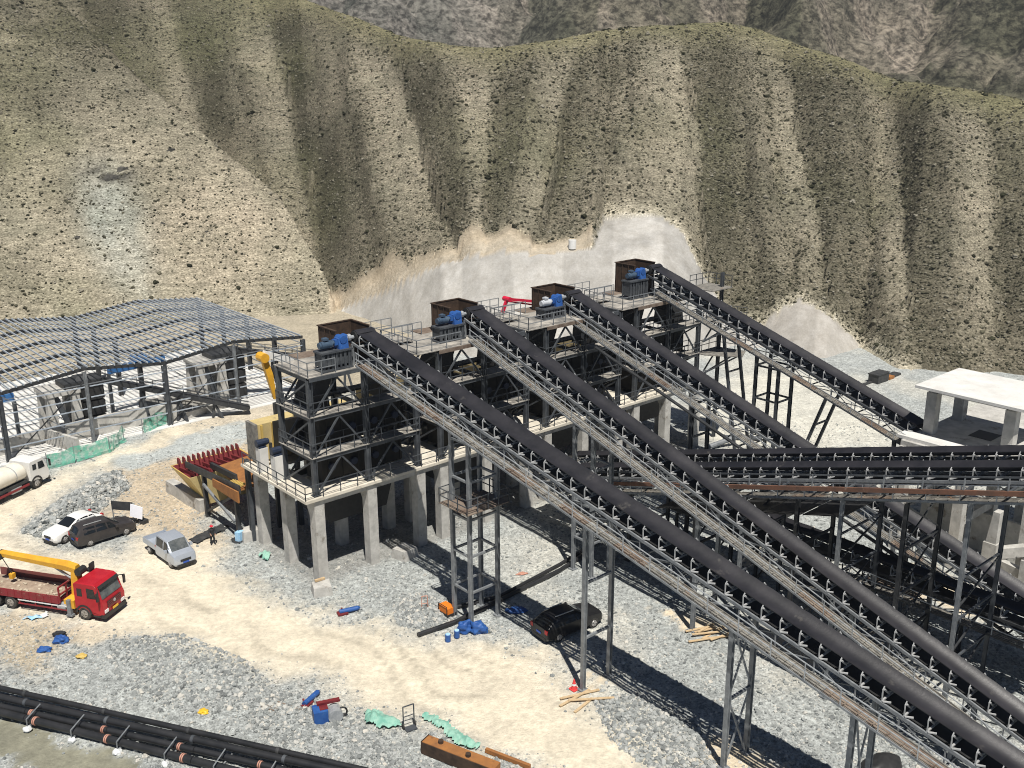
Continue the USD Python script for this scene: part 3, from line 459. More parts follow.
# ---------------------------------------------------------------- the screening plant
ZD, Z1F, Z2F, ZT, PIT = 7.15, 10.18, 13.39, 16.47, 11.87
CU, CW = (0.0, 4.75, 9.5), (0.0, -4.6, -9.1)
def rail(b, pts, h=1.1, step=1.5, r=0.028):
    """Handrail: posts, a top rail and a knee rail along the points."""
    for p, q in zip(pts[:-1], pts[1:]):
        p, q = np.array(p, float), np.array(q, float); n = max(1, int(round(np.linalg.norm(q - p) / step)))
        for k in range(n + 1):
            c = p + (q - p) * k / n; b.bar(c, c + [0, 0, h], r * 2)
        for hh in (h, h * 0.52): b.bar(p + [0, 0, hh], q + [0, 0, hh], r * 2)
    return b
plat = site('concrete_platform', 'long raised concrete platform on square columns carrying the four grey steel screening towers', 'platform', (0, 0, 0))
def cb(): return B((0, 0, 0))
for m in range(4):
    for k, cu in enumerate(CU):
        for j, cw in enumerate(CW):
            u = m * PIT + cu; s = 0.42; b = cb(); c = [(-s, -s), (s, -s), (s, s), (-s, s)]
            if j == 0: b.loft([[(u + x, cw + y, zz) for x, y in c] for zz in (-0.4, ZD - 1.6)] + [[(u + x, cw + y + (0.0 if y > 0 else -0.5), ZD - 0.72) for x, y in c], [(u + x, cw + y + (0.0 if y > 0 else -0.5), ZD - 0.01) for x, y in c]])
            else: b.box((u - s, cw - s, -0.4), (u + s, cw + s, ZD - 0.72))
            part(plat, 'concrete_column', b, 'concrete')
    u0, u1 = m * PIT - (1.25 if m == 0 else 1.1), m * PIT + (10.75 if m < 3 else 10.3)
    b = cb(); b.box((u0, -2.0, ZD - 0.22), (u1, 0.62, ZD)); b.box((u0, -9.9, ZD - 0.221), (u1, -7.6, ZD - 0.001))
    for a, c in ((u0, m * PIT + 1.2), (m * PIT + 3.9, m * PIT + 5.6), (m * PIT + 8.6, u1)): b.box((a, -7.6, ZD - 0.22), (c, -2.0, ZD - 0.002))
    part(plat, 'deck_slab', b, 'deck_dust')
    for j, cw in enumerate(CW):
        for k in range(2 if m == 3 else 3):
            a = m * PIT + CU[k] + 0.42; c = m * PIT + (CU[k + 1] if k < 2 else PIT) - 0.42
            b = cb(); b.box((a, cw - 0.26, ZD - 0.72), (c, cw + 0.26, ZD - 0.23)); part(plat, 'edge_beam', b, 'concrete')
    for k, cu in enumerate(CU):
        for j in range(2):
            b = cb(); b.box((m * PIT + cu - 0.24, CW[j + 1] + 0.42, ZD - 0.70), (m * PIT + cu + 0.24, CW[j] - 0.42, ZD - 0.235)); part(plat, 'cross_beam', b, 'concrete')
b = cb(); rail(b, [(-1.2, -9.6, ZD), (-1.2, 0.55, ZD), (11.0, 0.55, ZD)], 1.1, 1.55); part(plat, 'handrail', b, 'steel')
b = cb(); rail(b, [(11.2, 0.55, ZD), (22.6, 0.55, ZD)], 1.1, 1.55); part(plat, 'handrail', b, 'steel')
b = cb(); rail(b, [(22.8, 0.55, ZD), (46.0, 0.55, ZD)], 1.1, 1.55); part(plat, 'handrail', b, 'steel')
for u, dh in ((-0.55, 2.6), (-0.5, 2.5)):
    w = -7.3 if dh > 2.55 else -4.9
    b = cb(); b.box((u - 0.36, w - 0.36, ZD), (u + 0.36, w + 0.36, ZD + 2.0)); t_ = part(plat, 'motor_pedestal', b, 'concrete_white')
    b = cb(); b.tube((u - 0.45, w, ZD + 2.40), (u + 0.45, w, ZD + 2.40), 0.29, 10); b.box((u - 0.35, w - 0.3, ZD + 2.0), (u + 0.3, w + 0.3, ZD + 2.14)); b.tube((u + 0.45, w, ZD + 2.40), (u + 0.62, w, ZD + 2.40), 0.24, 10)
    part(plat, 'pedestal_motor', b, 'navy')

TL = ['grey steel screening tower nearest the parked pickup, first in the row', 'second grey steel screening tower in the row from the left', 'third grey steel screening tower in the row, red boom beside it', 'farthest grey steel screening tower in the row, before the pale slope']
for m in range(4):
    SW = (0.0, -4.6); u0 = m * PIT; t = site('screening_tower', TL[m], 'tower', (u0, 0, 0)); nb = lambda: B((u0, 0, 0))
    for cu in CU:
        for cw in SW:
            top = ZT - 0.2
            b = nb(); b.hcol((u0 + cu, cw, ZD), (u0 + cu, cw, top), 0.36); b.box((u0 + cu - .3, cw - .3, ZD + .002), (u0 + cu + .3, cw + .3, ZD + .05)); part(t, 'steel_column', b, 'steel')
    for zf in (Z1F, Z2F, ZT):
        hgt = 0.3 if zf < ZT else 0.36
        for k in range(2):
            for cw in SW:
                b = nb(); b.bar((u0 + CU[k] + .19, cw, zf - .2), (u0 + CU[k + 1] - .19, cw, zf - .2), 0.2, hgt); part(t, 'floor_beam', b, 'steel')
        for cu in CU:
            for j in range(1):
                b = nb(); b.bar((u0 + cu, SW[j] - .19, zf - .2), (u0 + cu, SW[j + 1] + .19, zf - .2), 0.2, hgt); part(t, 'floor_beam', b, 'steel')
    for zf in (Z1F, Z2F):     # walkways round each floor
        b = nb(); b.box((u0 - .25, -1.35, zf - .03), (u0 + 9.75, 0.2, zf + .02)); part(t, 'walkway', b, 'floor_dust')
        b = nb(); b.box((u0 - .25, -4.9, zf - .031), (u0 + 1.0, -1.35, zf + .019)); part(t, 'walkway', b, 'floor_dust')
        b = nb(); b.box((u0 + 1.0, -4.9, zf - .032), (u0 + 9.75, -4.0, zf + .018)); part(t, 'walkway', b, 'walk')
        b = nb(); rail(b, [(u0 - .2, -4.85, zf), (u0 - .2, 0.16, zf), (u0 + 9.7, 0.16, zf)], 1.1, 1.2); part(t, 'handrail', b, 'steel')
        b = nb(); rail(b, [(u0 + 1.0, -3.9, zf), (u0 + 1.0, -1.3, zf), (u0 + 9.6, -1.3, zf)], 1.1, 1.2); part(t, 'handrail', b, 'steel')
    # top floor
    ul = u0 - 0.2 if m == 0 else u0 - 2.3
    b = nb(); b.box((ul, -4.9, ZT - .03), (u0 + 6.6, 0.25, ZT + .03)); part(t, 'top_floor', b, 'floor_dust')
    b = nb(); b.box((u0 + 2.0, -6.6, ZT - .031), (u0 + 7.4, -4.9, ZT + .028)); part(t, 'top_floor', b, 'walk_rust')
    b = nb(); b.bar((u0 - .1, 0.27, ZT - .16), (u0 + 6.6, 0.27, ZT - .16), .07, .3); part(t, 'edge_plate', b, 'steel' if m == 0 else 'walk_rust')
    b = nb(); rail(b, [(u0 + 2.2, 0.2, ZT), (ul + .05, 0.2, ZT), (ul + .05, -4.85, ZT), (u0 + 1.9, -4.85, ZT)], 1.15, 1.3); part(t, 'handrail', b, 'steel_light')
    b = nb(); rail(b, [(u0 + 7.3, -6.5, ZT), (u0 + 7.3, -4.9, ZT), (u0 + 6.6, -4.9, ZT), (u0 + 6.6, -1.5, ZT)], 1.15, 1.3); part(t, 'handrail', b, 'steel_light')
    if m:      # raised side bay of the top platform
        b = nb(); b.box((u0 - 3.4, -6.2, ZT + .25), (u0 - .3, -3.0, ZT + .31)); b.bar((u0 - 3.2, -3.2, ZT - 1.0), (u0 - 3.2, -3.2, ZT + .25), .22); part(t, 'side_platform', b, 'floor_dust')
        b = nb(); rail(b, [(u0 - .3, -3.05, ZT + .31), (u0 - 3.35, -3.05, ZT + .31), (u0 - 3.35, -6.1, ZT + .31), (u0 - .3, -6.1, ZT + .31)], 1.3, 1.0, .026); part(t, 'handrail', b, 'steel_light')
    # bracing
    for cw in (0.0, -4.6):
        for za, zb in ((ZD + .1, Z1F - .35), (Z1F + .05, Z2F - .35), (Z2F + .05, ZT - .4)):
            for k in range(2):
                ua, uc_, ub = u0 + CU[k] + .2, u0 + (CU[k] + CU[k + 1]) / 2, u0 + CU[k + 1] - .2
                if cw < -1 and k: continue
                if cw == 0.0 and k and za > Z2F: continue
                for e in (ua, ub): part(t, 'brace', nb().bar((e, cw, za), (uc_, cw, zb), 0.13), 'steel')
    for cu in (0.0, 9.5):
        for za, zb in ((ZD + .1, Z1F - .35), (Z1F + .05, Z2F - .35), (Z2F + .05, ZT - .4)):
            part(t, 'brace', nb().bar((u0 + cu, SW[1] + .2, za), (u0 + cu, SW[0] - .2, zb), 0.13), 'steel')
    # feed chute under the top floor: two black legs
    for (a0, a1), (c0, c1) in (((1.9, 3.2), (0.9, 2.6)), ((6.0, 7.2), (7.3, 8.9))):
        sh = -1.6
        b = nb(); b.loft([[(u0 + x, y, zz) for x, y in ((p0, w0), (p1, w0), (p1, w1), (p0, w1))] for (p0, p1), (w0, w1), zz in (((a0, a1), (-1.7, -4.1), ZT - .42), ((c0 + .2, c1 - .2), (-1.5, -4.2), Z2F + 1.1), ((c0, c1), (-1.5, -4.2), Z2F - .45))])
        part(t, 'feed_chute', b, 'plastic_black')
    # feeders inside the tower and the vibrating screens behind it
    for k, (z0, zz) in enumerate(((Z1F + .15, Z2F - .9), (ZD + .25, Z1F - .7))):
        b = nb(); b.hexa([(u0 + 1.5, -1.5, z0), (u0 + 9.0, -1.5, z0), (u0 + 9.0, -3.9, z0 - .2), (u0 + 1.5, -3.9, z0 - .2), (u0 + 1.5, -1.5, zz), (u0 + 9.0, -1.5, zz), (u0 + 9.0, -3.9, zz - .3), (u0 + 1.5, -3.9, zz - .3)])
        for q in range(6): b.box((u0 + 2.0 + q * 1.35, -1.5, z0 + .1), (u0 + 2.12 + q * 1.35, -1.4, zz - .1))
        sc = part(t, 'feeder', b, 'screen_shade')
        b = nb()
        for q in range(4): b.tube((u0 + 2.3 + q * 2.0, -1.45, z0 + 1.1), (u0 + 2.3 + q * 2.0, -1.2, z0 + 1.1), .3, 10)
        part(sc, 'exciter', b, 'navy')
    if m:
        b = nb(); b.box((u0 - .6, -11.8, ZD + .2), (u0 + 9.2, -8.7, 10.85))
        for q in range(8): b.box((u0 + .1 + q * 1.2, -8.7, ZD + .2), (u0 + .28 + q * 1.2, -8.5, 10.85))
        part(t, 'vibrating_screen', b, 'yellow_shaded')
    for cu in (.6, 8.6):
        for cw in (-6.3, -8.0): part(t, 'chute_post', nb().bar((u0 + cu, cw, ZD), (u0 + cu, cw, ZD + 1.9), .2), 'steel_dark')
    b = nb(); b.hexa([(u0 + 1.2, -4.7, 9.2), (u0 + 9.0, -4.7, 9.2), (u0 + 9.0, -8.6, 8.0), (u0 + 1.2, -8.6, 8.0), (u0 + 1.2, -4.7, 11.6), (u0 + 9.0, -4.7, 11.6), (u0 + 9.0, -8.6, 10.6), (u0 + 1.2, -8.6, 10.6)]); part(t, 'link_chute', b, 'screen_shade')
    b = nb(); b.hexa([(u0 + 2.5, -2.6, 3.2), (u0 + 8, -2.6, 3.2), (u0 + 8, -6.8, 3.2), (u0 + 2.5, -6.8, 3.2), (u0 + 1.3, -2.1, ZD - .75), (u0 + 8.6, -2.1, ZD - .75), (u0 + 8.6, -7.5, ZD - .75), (u0 + 1.3, -7.5, ZD - .75)]); part(t, 'under_bin', b, 'plastic_black')
# side galleries hung off the far tower
t = thing('side_gallery', 'grey steel side gallery bracketed off the farthest screening tower', 'gallery', F(47, 0, 0)); gb = lambda: B((47, 0, 0))
for zf in (Z1F - .3, Z2F):
    part(t, 'gallery_floor', gb().plate([(45.9, -1.0, zf), (49.6, -1.0, zf), (50.4, 2.2, zf), (48.2, 3.4, zf), (45.9, 0.4, zf)], .08), 'walk')
    for e in ((49.2, -.6), (49.6, 1.8), (48.2, 2.8)): part(t, 'strut', gb().bar((46, 0, zf - 2.2), (*e, zf - .1), .13), 'steel')
    part(t, 'handrail', rail(gb(), [(45.9, -1.0, zf), (49.5, -1.0, zf), (50.3, 2.1, zf)], 1.1, 1.1), 'steel')
part(t, 'post', gb().hcol((48.9, -.2, 0), (48.9, -.2, ZT + 1.6), .3), 'steel')
part(t, 'handrail', rail(gb(), [(46.5, -2.5, ZT + .1), (49.6, -2.5, ZT + .1), (49.6, .5, ZT + .1)], 1.15, 1.1), 'steel')
part(t, 'gallery_floor', gb().box((46.3, -2.6, ZT), (49.7, .6, ZT + .08)), 'walk')

# big yellow casing behind the platform's left end
t = site('screen_casing', 'large pale yellow steel casing with ribbed side behind the blue pedestal motors', 'casing', (1, -12, 0)); yb = lambda: B((1, -12, 0))
part(t, 'casing', yb().box((-.05, -10.3, 7.35), (9.2, -8.8, 10.5)), 'yellow_pale')
part(t, 'end_panel', yb().box((-.3, -10.35, 7.3), (-.05, -8.75, 10.55)), 'walk')
for k in range(9): part(t, 'rib', yb().box((.2 + k * .98, -8.8, 7.4), (.36 + k * .98, -8.62, 10.45)), 'yellow')
for a in (-.6, 4.0, 8.8):
    for c in (-10.2, -10.0): part(t, 'leg', yb().bar((a, c, -.1), (a, c, 7.3), .3), 'steel')

# apron feeder hopper left of the platform
t = site('feeder_hopper', 'yellow receiving hopper with dark red toothed rim and rusty orange trough', 'hopper', (0, -18, 0)); fb_ = lambda: B((0, -18, 0))
TOPR = [(-2.3, -22.4), (4.6, -22.4), (4.6, -18.3), (-2.3, -18.3)]; BOTR = [(-.6, -21.0), (3.4, -21.0), (3.4, -18.6), (-.6, -18.6)]
for k, nm in enumerate(('far_plate', 'back_plate', 'near_plate', 'front_plate')):
    a_, c_ = TOPR[k], TOPR[(k + 1) % 4]; d_, e_ = BOTR[(k + 1) % 4], BOTR[k]; zt = 3.55
    mid = np.array([.45, -20.2]); off = lambda p, f: tuple(np.array(p) + (mid - np.array(p)) * f)
    part(t, nm, fb_().hexa([(*a_, zt), (*c_, zt), (*off(c_, .04), zt), (*off(a_, .04), zt), (*e_, .5), (*d_, .5), (*off(d_, .06), .5), (*off(e_, .06), .5)]), 'yellow' if k != 2 else 'yellow_pale')
    part(t, 'lining', fb_().hexa([(*off(a_, .041), zt - .02), (*off(c_, .041), zt - .02), (*off(c_, .055), zt - .02), (*off(a_, .055), zt - .02), (*off(e_, .061), .5), (*off(d_, .061), .5), (*off(d_, .09), .5), (*off(e_, .09), .5)]), 'maroon')
for k in range(13):
    u_ = -1.6 + k * .48; zz = 3.55
    part(t, 'rim_tooth', fb_().hexa([(u_, -22.55, zz - .3), (u_ + .2, -22.55, zz - .3), (u_ + .2, -21.7, zz - .5), (u_, -21.7, zz - .5), (u_ + .04, -22.5, zz + .55), (u_ + .17, -22.5, zz + .55), (u_ + .17, -22.1, zz + .5), (u_ + .04, -22.1, zz + .5)]), 'maroon')
for k in range(8):
    u_ = -1.6 + k * .72
    part(t, 'grizzly_bar', fb_().bar((u_, -22.0, 3.2), (u_, -18.6, 3.6), .16, .3), 'maroon')
part(t, 'side_rail', fb_().plate([(-1.7, -20.4, 4.4), (-1.7, -9.6, 5.4), (-1.7, -9.6, 4.7), (-1.7, -20.4, 3.8)], .12, (0, 1, 0)), 'steel_dark')
part(t, 'trough_plate', fb_().plate([(.2, -18.4, 3.95), (4.4, -18.4, 4.3), (3.4, -13.6, 4.8), (-.4, -14.2, 4.3)], .12), 'rust_orange')
part(t, 'trough_plate', fb_().plate([(-.4, -14.2, 4.3), (3.4, -13.6, 4.8), (2.6, -10.2, 5.0), (-1.0, -10.8, 4.5)], .12), 'rust_orange')
part(t, 'trough_wall', fb_().plate([(4.4, -18.4, 5.2), (2.6, -10.2, 6.2), (2.6, -10.2, 4.8), (4.4, -18.4, 4.2)], .12, (0, 1, 0)), 'rust_orange')
part(t, 'divider', fb_().bar((-.2, -18.2, 4.3), (-.5, -12.6, 4.9), .25, .5), 'steel_dark')
part(t, 'lip_plate', fb_().plate([(-1.75, -14.4, 4.6), (-1.75, -9.6, 4.9), (-1.75, -9.6, 3.9), (-1.75, -14.4, 3.9)], .14, (0, -1, 0)), 'rust_orange')
for k in range(7): part(t, 'slat', fb_().bar((-1.5, -12.8 + k * .34, 4.45 + k * .05), (-.6, -12.8 + k * .34, 4.65 + k * .05), .1, .16), 'yellow')
for u_, w_, z_ in ((-1.4, -17.2, 4.0), (2.8, -17.2, 4.1), (-1.4, -11.0, 4.5), (2.4, -11.0, 4.8)): part(t, 'leg', fb_().bar((u_, w_, -.1), (u_, w_, z_), .34), 'steel_dark')
part(t, 'brace', fb_().bar((-1.4, -17.0, .6), (-1.4, -11.2, 4.0), .2), 'steel_dark')
part(t, 'brace', fb_().bar((-1.6, -17.0, 3.2), (-1.6, -11.2, 1.6), .2), 'steel_light')
solo('barrier_block', 'long pale concrete block on the ground before the yellow hopper', 'concrete block', B((-1.4, -22, 0)).hexa([(-1.9, -25.2, -.1), (-1.0, -25.2, -.1), (-.7, -18.4, -.1), (-1.6, -18.4, -.1), (-1.85, -25.2, 1.1), (-1.0, -25.2, 1.1), (-.7, -18.4, 1.15), (-1.55, -18.4, 1.15)]), 'concrete', F(-1.4, -22, 0))

# booms showing behind the plant
t = site('boom_crane', 'yellow and white folding boom standing behind the first tower', 'crane boom', (4.6, -14, 0)); nb = lambda: B((4.6, -14, 0))
part(t, 'mast', nb().bar((4.6, -14, 0), (4.4, -14, 10.2), .4), 'steel_dark')
part(t, 'arm', nb().loft([[(uc_ + x * k, -14 + y * k, zc + zz * k) for x, y, zz in ((-.35, -.3, -.15), (.35, -.3, .15), (.35, .3, .15), (-.35, .3, -.15))] for uc_, zc, k in ((4.4, 10.6, .4), (4.0, 12.8, .75), (3.6, 14.4, .65))]), 'crane_yellow')
part(t, 'elbow', nb().tube((3.5, -14.5, 14.5), (3.5, -13.5, 14.5), .42, 10), 'crane_yellow')
part(t, 'jib', nb().bar((3.6, -14, 14.8), (6.2, -13.8, 13.7), .5, .55), 'white_paint')
part(t, 'ram', nb().tube((4.9, -13.9, 10.4), (4.3, -13.9, 13.6), .13), 'board_dark')
t = site('concrete_pump', 'red folding pump boom rising behind the third tower', 'pump boom', (29.6, -14, 0)); nb = lambda: B((29.6, -14, 0))
part(t, 'pedestal', nb().bar((29.6, -14, 0), (29.6, -14, 12.2), .8), 'boom_red')
part(t, 'boom', nb().bar((29.6, -14, 12.0), (31.3, -14.0, 15.6), .26, .3), 'boom_red')
part(t, 'boom', nb().bar((31.3, -14.0, 15.6), (36.4, -14.2, 14.5), .24, .28), 'boom_red')
part(t, 'boom', nb().bar((31.5, -14.4, 15.3), (36.2, -14.5, 14.1), .14, .16), 'boom_red')
part(t, 'knuckle', nb().tube((31.3, -14.5, 15.6), (31.3, -13.5, 15.6), .26, 10), 'boom_red')
# ---------------------------------------------------------------- belt conveyors
def conveyor(name, label, u0, w0, w1, z0, slope, turn=0.0, wide=0.8, rusty=0.0, head=True, walk=True, pitch=1.15, depth=1.15, group=None, motor='motor_blue', tailz=None, frame='steel_light', rails=True):
    """Belt runs from (u0, w0) towards +w; z0 is the belt edge's height at w = 0, slope its fall per metre; turn shifts u per metre of w."""
    t = site(name, label, 'conveyor', (u0, 0, 0), group); o = (u0, 0, 0); nb = lambda: B(o)
    Z = lambda s: z0 - slope * s
    C = lambda s, off, h: np.array([u0 + turn * s + off, s, Z(s) + h])
    # belt: a trough, sagging very slightly between idlers
    prof = [(x * wide, -.40 * math.cos(math.pi / 2 * x) ** .85 if abs(x) < 1 else 0.0) for x in (-1, -.88, -.72, -.52, -.28, 0, .28, .52, .72, .88, 1)]
    ss = np.arange(w0 + (0.9 if head else 0), w1 + .01, pitch / 2); rings = []
    for i, s in enumerate(ss):
        k = min(1.0, (s - w0) / 3.0) if head else 1.0; sg = -.014 if i % 2 else 0.0
        rings.append([C(s, x * (1 - 0.02 * (i % 2)), (hh * k if hh else -(1 - k) * .06) + sg) for x, hh in prof] + [C(s, x * (1 - 0.02 * (i % 2)), (hh * k if hh else -(1 - k) * .06) + sg - .03) for x, hh in prof[::-1]])
    part(t, 'belt', nb().loft(rings), 'belt', smooth=40)
    part(t, 'return_belt', nb().hexa([C(w0 + .4, -wide, -1.12), C(w0 + .4, wide, -1.12), C(w1, wide, -1.12), C(w1, -wide, -1.12), C(w0 + .4, -wide, -1.08), C(w0 + .4, wide, -1.08), C(w1, wide, -1.08), C(w1, -wide, -1.08)]), 'black_rubber')
    b = nb(); b.hexa([C(w0 + 1, -wide * .9, -.92), C(w0 + 1, wide * .9, -.92), C(w1, wide * .9, -.92), C(w1, -wide * .9, -.92), C(w0 + 1, -wide * .9, -.9), C(w0 + 1, wide * .9, -.9), C(w1, wide * .9, -.9), C(w1, -wide * .9, -.9)]); part(t, 'deck_plate', b, 'plastic_black')  # added black sheet standing in for the shade below the belt
    # side frames
    e = wide + .22
    for k in (-1, 1):
        part(t, 'stringer', nb().bar(C(w0, k * e, -.88), C(w1, k * e, -.88), .11, .18), frame)
        part(t, 'bottom_chord', nb().bar(C(w0 + 1.0, k * e, -.88 - depth), C(w1, k * e, -.88 - depth), .1, .11), frame)
        s = w0 + 1.2; i = 0
        while s + 2.3 < w1:
            part(t, 'truss_post', nb().bar(C(s, k * e, -.98), C(s, k * e, -.82 - depth), .065), frame)
            a, c = (-.98, -.82 - depth) if i % 2 else (-.82 - depth, -.98)
            part(t, 'diagonal', nb().bar(C(s + .05, k * e, a), C(s + 2.25, k * e, c), .06), frame); s += 2.3; i += 1
    s = w0 + 1.2
    b = nb()
    while s < w1: b.bar(C(s, -e, -.88 - depth), C(s, e, -.88 - depth), .09); b.bar(C(s, -e, -.88 - depth), C(min(s + 2.3, w1), e, -.88 - depth), .06); s += 2.3
    part(t, 'bottom_lacing', b, frame)
    # idlers
    s = w0 + 1.4
    while s < w1 - .3:
        b = nb(); b.bar(C(s, -e, -.74), C(s, e, -.74), .09, .07)
        for k in (-1, 1):
            b.bar(C(s, k * (e - .04), -.78), C(s, k * (e - .02), -.16), .045, .07); b.bar(C(s, k * (e - .02), -.16), C(s, k * (wide + .06), .0), .045, .07)
            b.tube(C(s, k * (wide + .06), -.17), C(s, k * wide * .46, -.60), .055, 6)
            b.bar(C(s, k * wide * .4, -.74), C(s, k * wide * .4, -.56), .05)
        b.tube(C(s, -wide * .4, -.56), C(s, wide * .4, -.56), .055, 6)
        b.bar(C(s + .06, -e - .02, -.72), C(s + .4, -e + .16, -.62), .09, .06)
        part(t, 'idler', b, 'roller'); s += pitch
    # walkway on the near side
    if walk:
        a, c, hh = -e - .12, -e - .98, -.88 - depth * .75
        s = w0 + 2.2; i = 0
        while s < w1 - .5:
            s2 = min(s + 2.3, w1); b = nb()
            for q in range(4): y0, y1 = c + .04 + q * .215, c + .04 + q * .215 + .145; b.hexa([C(s + .02, y0, hh - .04), C(s + .02, y1, hh - .04), C(s2 - .02, y1, hh - .04), C(s2 - .02, y0, hh - .04), C(s + .02, y0, hh), C(s + .02, y1, hh), C(s2 - .02, y1, hh), C(s2 - .02, y0, hh)])
            for q in range(3): b.bar(C(s + .4 + q * .75, c + .04, hh + .03), C(s + .4 + q * .75, a - .04, hh + .03), .05, .05)
            part(t, 'walkway_panel', b, 'walk_rust' if rng.random() < rusty * 1.6 * ((s - w0) / (w1 - w0)) ** .7 + .06 else 'walk'); s = s2; i += 1
        for k, off in enumerate((c, a)):
            part(t, 'toe_angle', nb().bar(C(w0 + 2.2, off, hh + .02), C(w1, off, hh + .02), .06, .12), 'walk' if k else frame)
        if rails:
            b = nb(); s = w0 + 2.4
            while s < w1: b.bar(C(s, c, hh), C(s, c, hh + 1.05), .05); s += 2.0
            for q in (1.05, .55): b.bar(C(w0 + 2.3, c, hh + q), C(w1, c, hh + q), .05)
            part(t, 'handrail', b, 'galvanised')
        b = nb(); s = w0 + 2.4
        while s < w1: b.bar(C(s, -e, -.88 - depth), C(s, c, hh - .06), .07); s += 2.3
        part(t, 'walkway_brackets', b, frame)
    if head:
        hp = C(w0 + .5, 0, -.42); z = hp[2]
        part(t, 'head_pulley', nb().tube((hp[0] - wide - .1, hp[1], z), (hp[0] + wide + .1, hp[1], z), .45, 16), 'black_rubber', smooth=40)
        part(t, 'belt_wrap', nb().loft([[(hp[0] + x, hp[1] + .47 * math.cos(a), z + .47 * math.sin(a)) for a in np.linspace(.6, math.pi * 1.5, 14)] + [(hp[0] + x, hp[1] + .5 * math.cos(a), z + .5 * math.sin(a)) for a in np.linspace(math.pi * 1.5, .6, 14)] for x in (-wide, wide)]), 'belt', smooth=40)
        # open-topped rusty head box beyond the pulley
        u_, w_, zt, zb = hp[0] - .35, w0 - .55, z0 - slope * w0 - .15, ZT + .1
        A, Bx, Cw, Dw = u_ - 1.5, u_ + 1.5, w_ - 2.5, w_ + .15
        part(t, 'head_box', nb().box((A, Cw, zb), (A + .06, Dw, zt)).box((Bx - .06, Cw, zb), (Bx, Dw, zt)).box((A + .06, Cw, zb), (Bx - .06, Cw + .06, zt)).box((A + .06, Dw - .06, zb), (Bx - .06, Dw, z - .6)), 'rust')
        for q in range(4): part(t, 'stiffener', nb().box((A - .07, Cw + .2 + q * .8, zb), (A - .003, Cw + .28 + q * .8, zt - .02)), 'rust')
        b = nb(); b.box((A - .08, Cw - .08, zt), (A + .1, Dw + .02, zt + .07)); b.box((Bx - .1, Cw - .08, zt), (Bx + .08, Dw + .02, zt + .07)); b.box((A + .1, Cw - .08, zt), (Bx - .1, Cw + .1, zt + .07)); part(t, 'box_rim', b, 'rust')
        # drive: stand, gearbox, motor, shaft
        u_ = hp[0]; g = u_ - wide - 1.2; wz = hp[1] - .1
        b = nb()
        for x in (-1.9, -.9, .1, .55): 
            for y in (-.5, .5): b.bar((g + x, wz + y, ZT + .03), (g + x, wz + y, z - .75), .09)
        b.box((g - 2.0, wz - .62, z - .8), (g + .7, wz + .62, z - .66)); b.box((g - 2.0, wz - .6, ZT + .04), (g + .7, wz + .6, ZT + .16))
        for q in range(7): b.box((g - 1.85 + q * .36, wz + .5, ZT + .16), (g - 1.7 + q * .36, wz + .54, z - .8))
        b.box((g - 1.9, wz - .45, ZT + .4), (g + .6, wz + .42, z - .85)); part(t, 'drive_stand', b, 'steel')
        part(t, 'gearbox', nb().hexa([(g - .35, wz - .4, z - .66), (g + .45, wz - .4, z - .66), (g + .45, wz + .45, z - .66), (g - .35, wz + .45, z - .66), (g - .35, wz - .3, z + .12), (g + .45, wz - .3, z + .34), (g + .45, wz + .3, z + .34), (g - .35, wz + .3, z + .12)]).tube((g + .05, wz - .42, z + .02), (g + .05, wz + .42, z + .02), .3, 10).box((g - .6, wz - .25, z - .35), (g - .35, wz + .25, z + .05)), 'blue')
        part(t, 'drive_motor', nb().tube((g - 1.7, wz, z - .22), (g - .8, wz, z - .22), .29, 12).tube((g - 1.86, wz, z - .22), (g - 1.7, wz, z - .22), .24, 12).box((g - 1.5, wz - .2, z + .12), (g - 1.1, wz + .2, z + .3)).tube((g - .8, wz, z - .18), (g - .55, wz, z - .18), .2, 8), motor, smooth=35)
        part(t, 'drive_shaft', nb().tube((g + .45, wz, z), (u_ - wide, hp[1], z), .15, 8).tube((g + .6, wz, z), (g + .85, wz, z), .27, 10), 'galvanised')
        b = nb()
        for k in (-1, 1): b.bar(C(w0 + .5, k * e, -.98), (hp[0] + k * e, hp[1], ZT), .2); b.bar(C(w0 + 2.6, k * e, -1.2), (u0 + turn * w0 + k * e, w0 + 2.6, ZT - .2 if Z(w0 + 2.6) > ZT + 1 else Z(w0 + 2.6) - 2), .16)
        part(t, 'head_frame', b, frame)
    return C

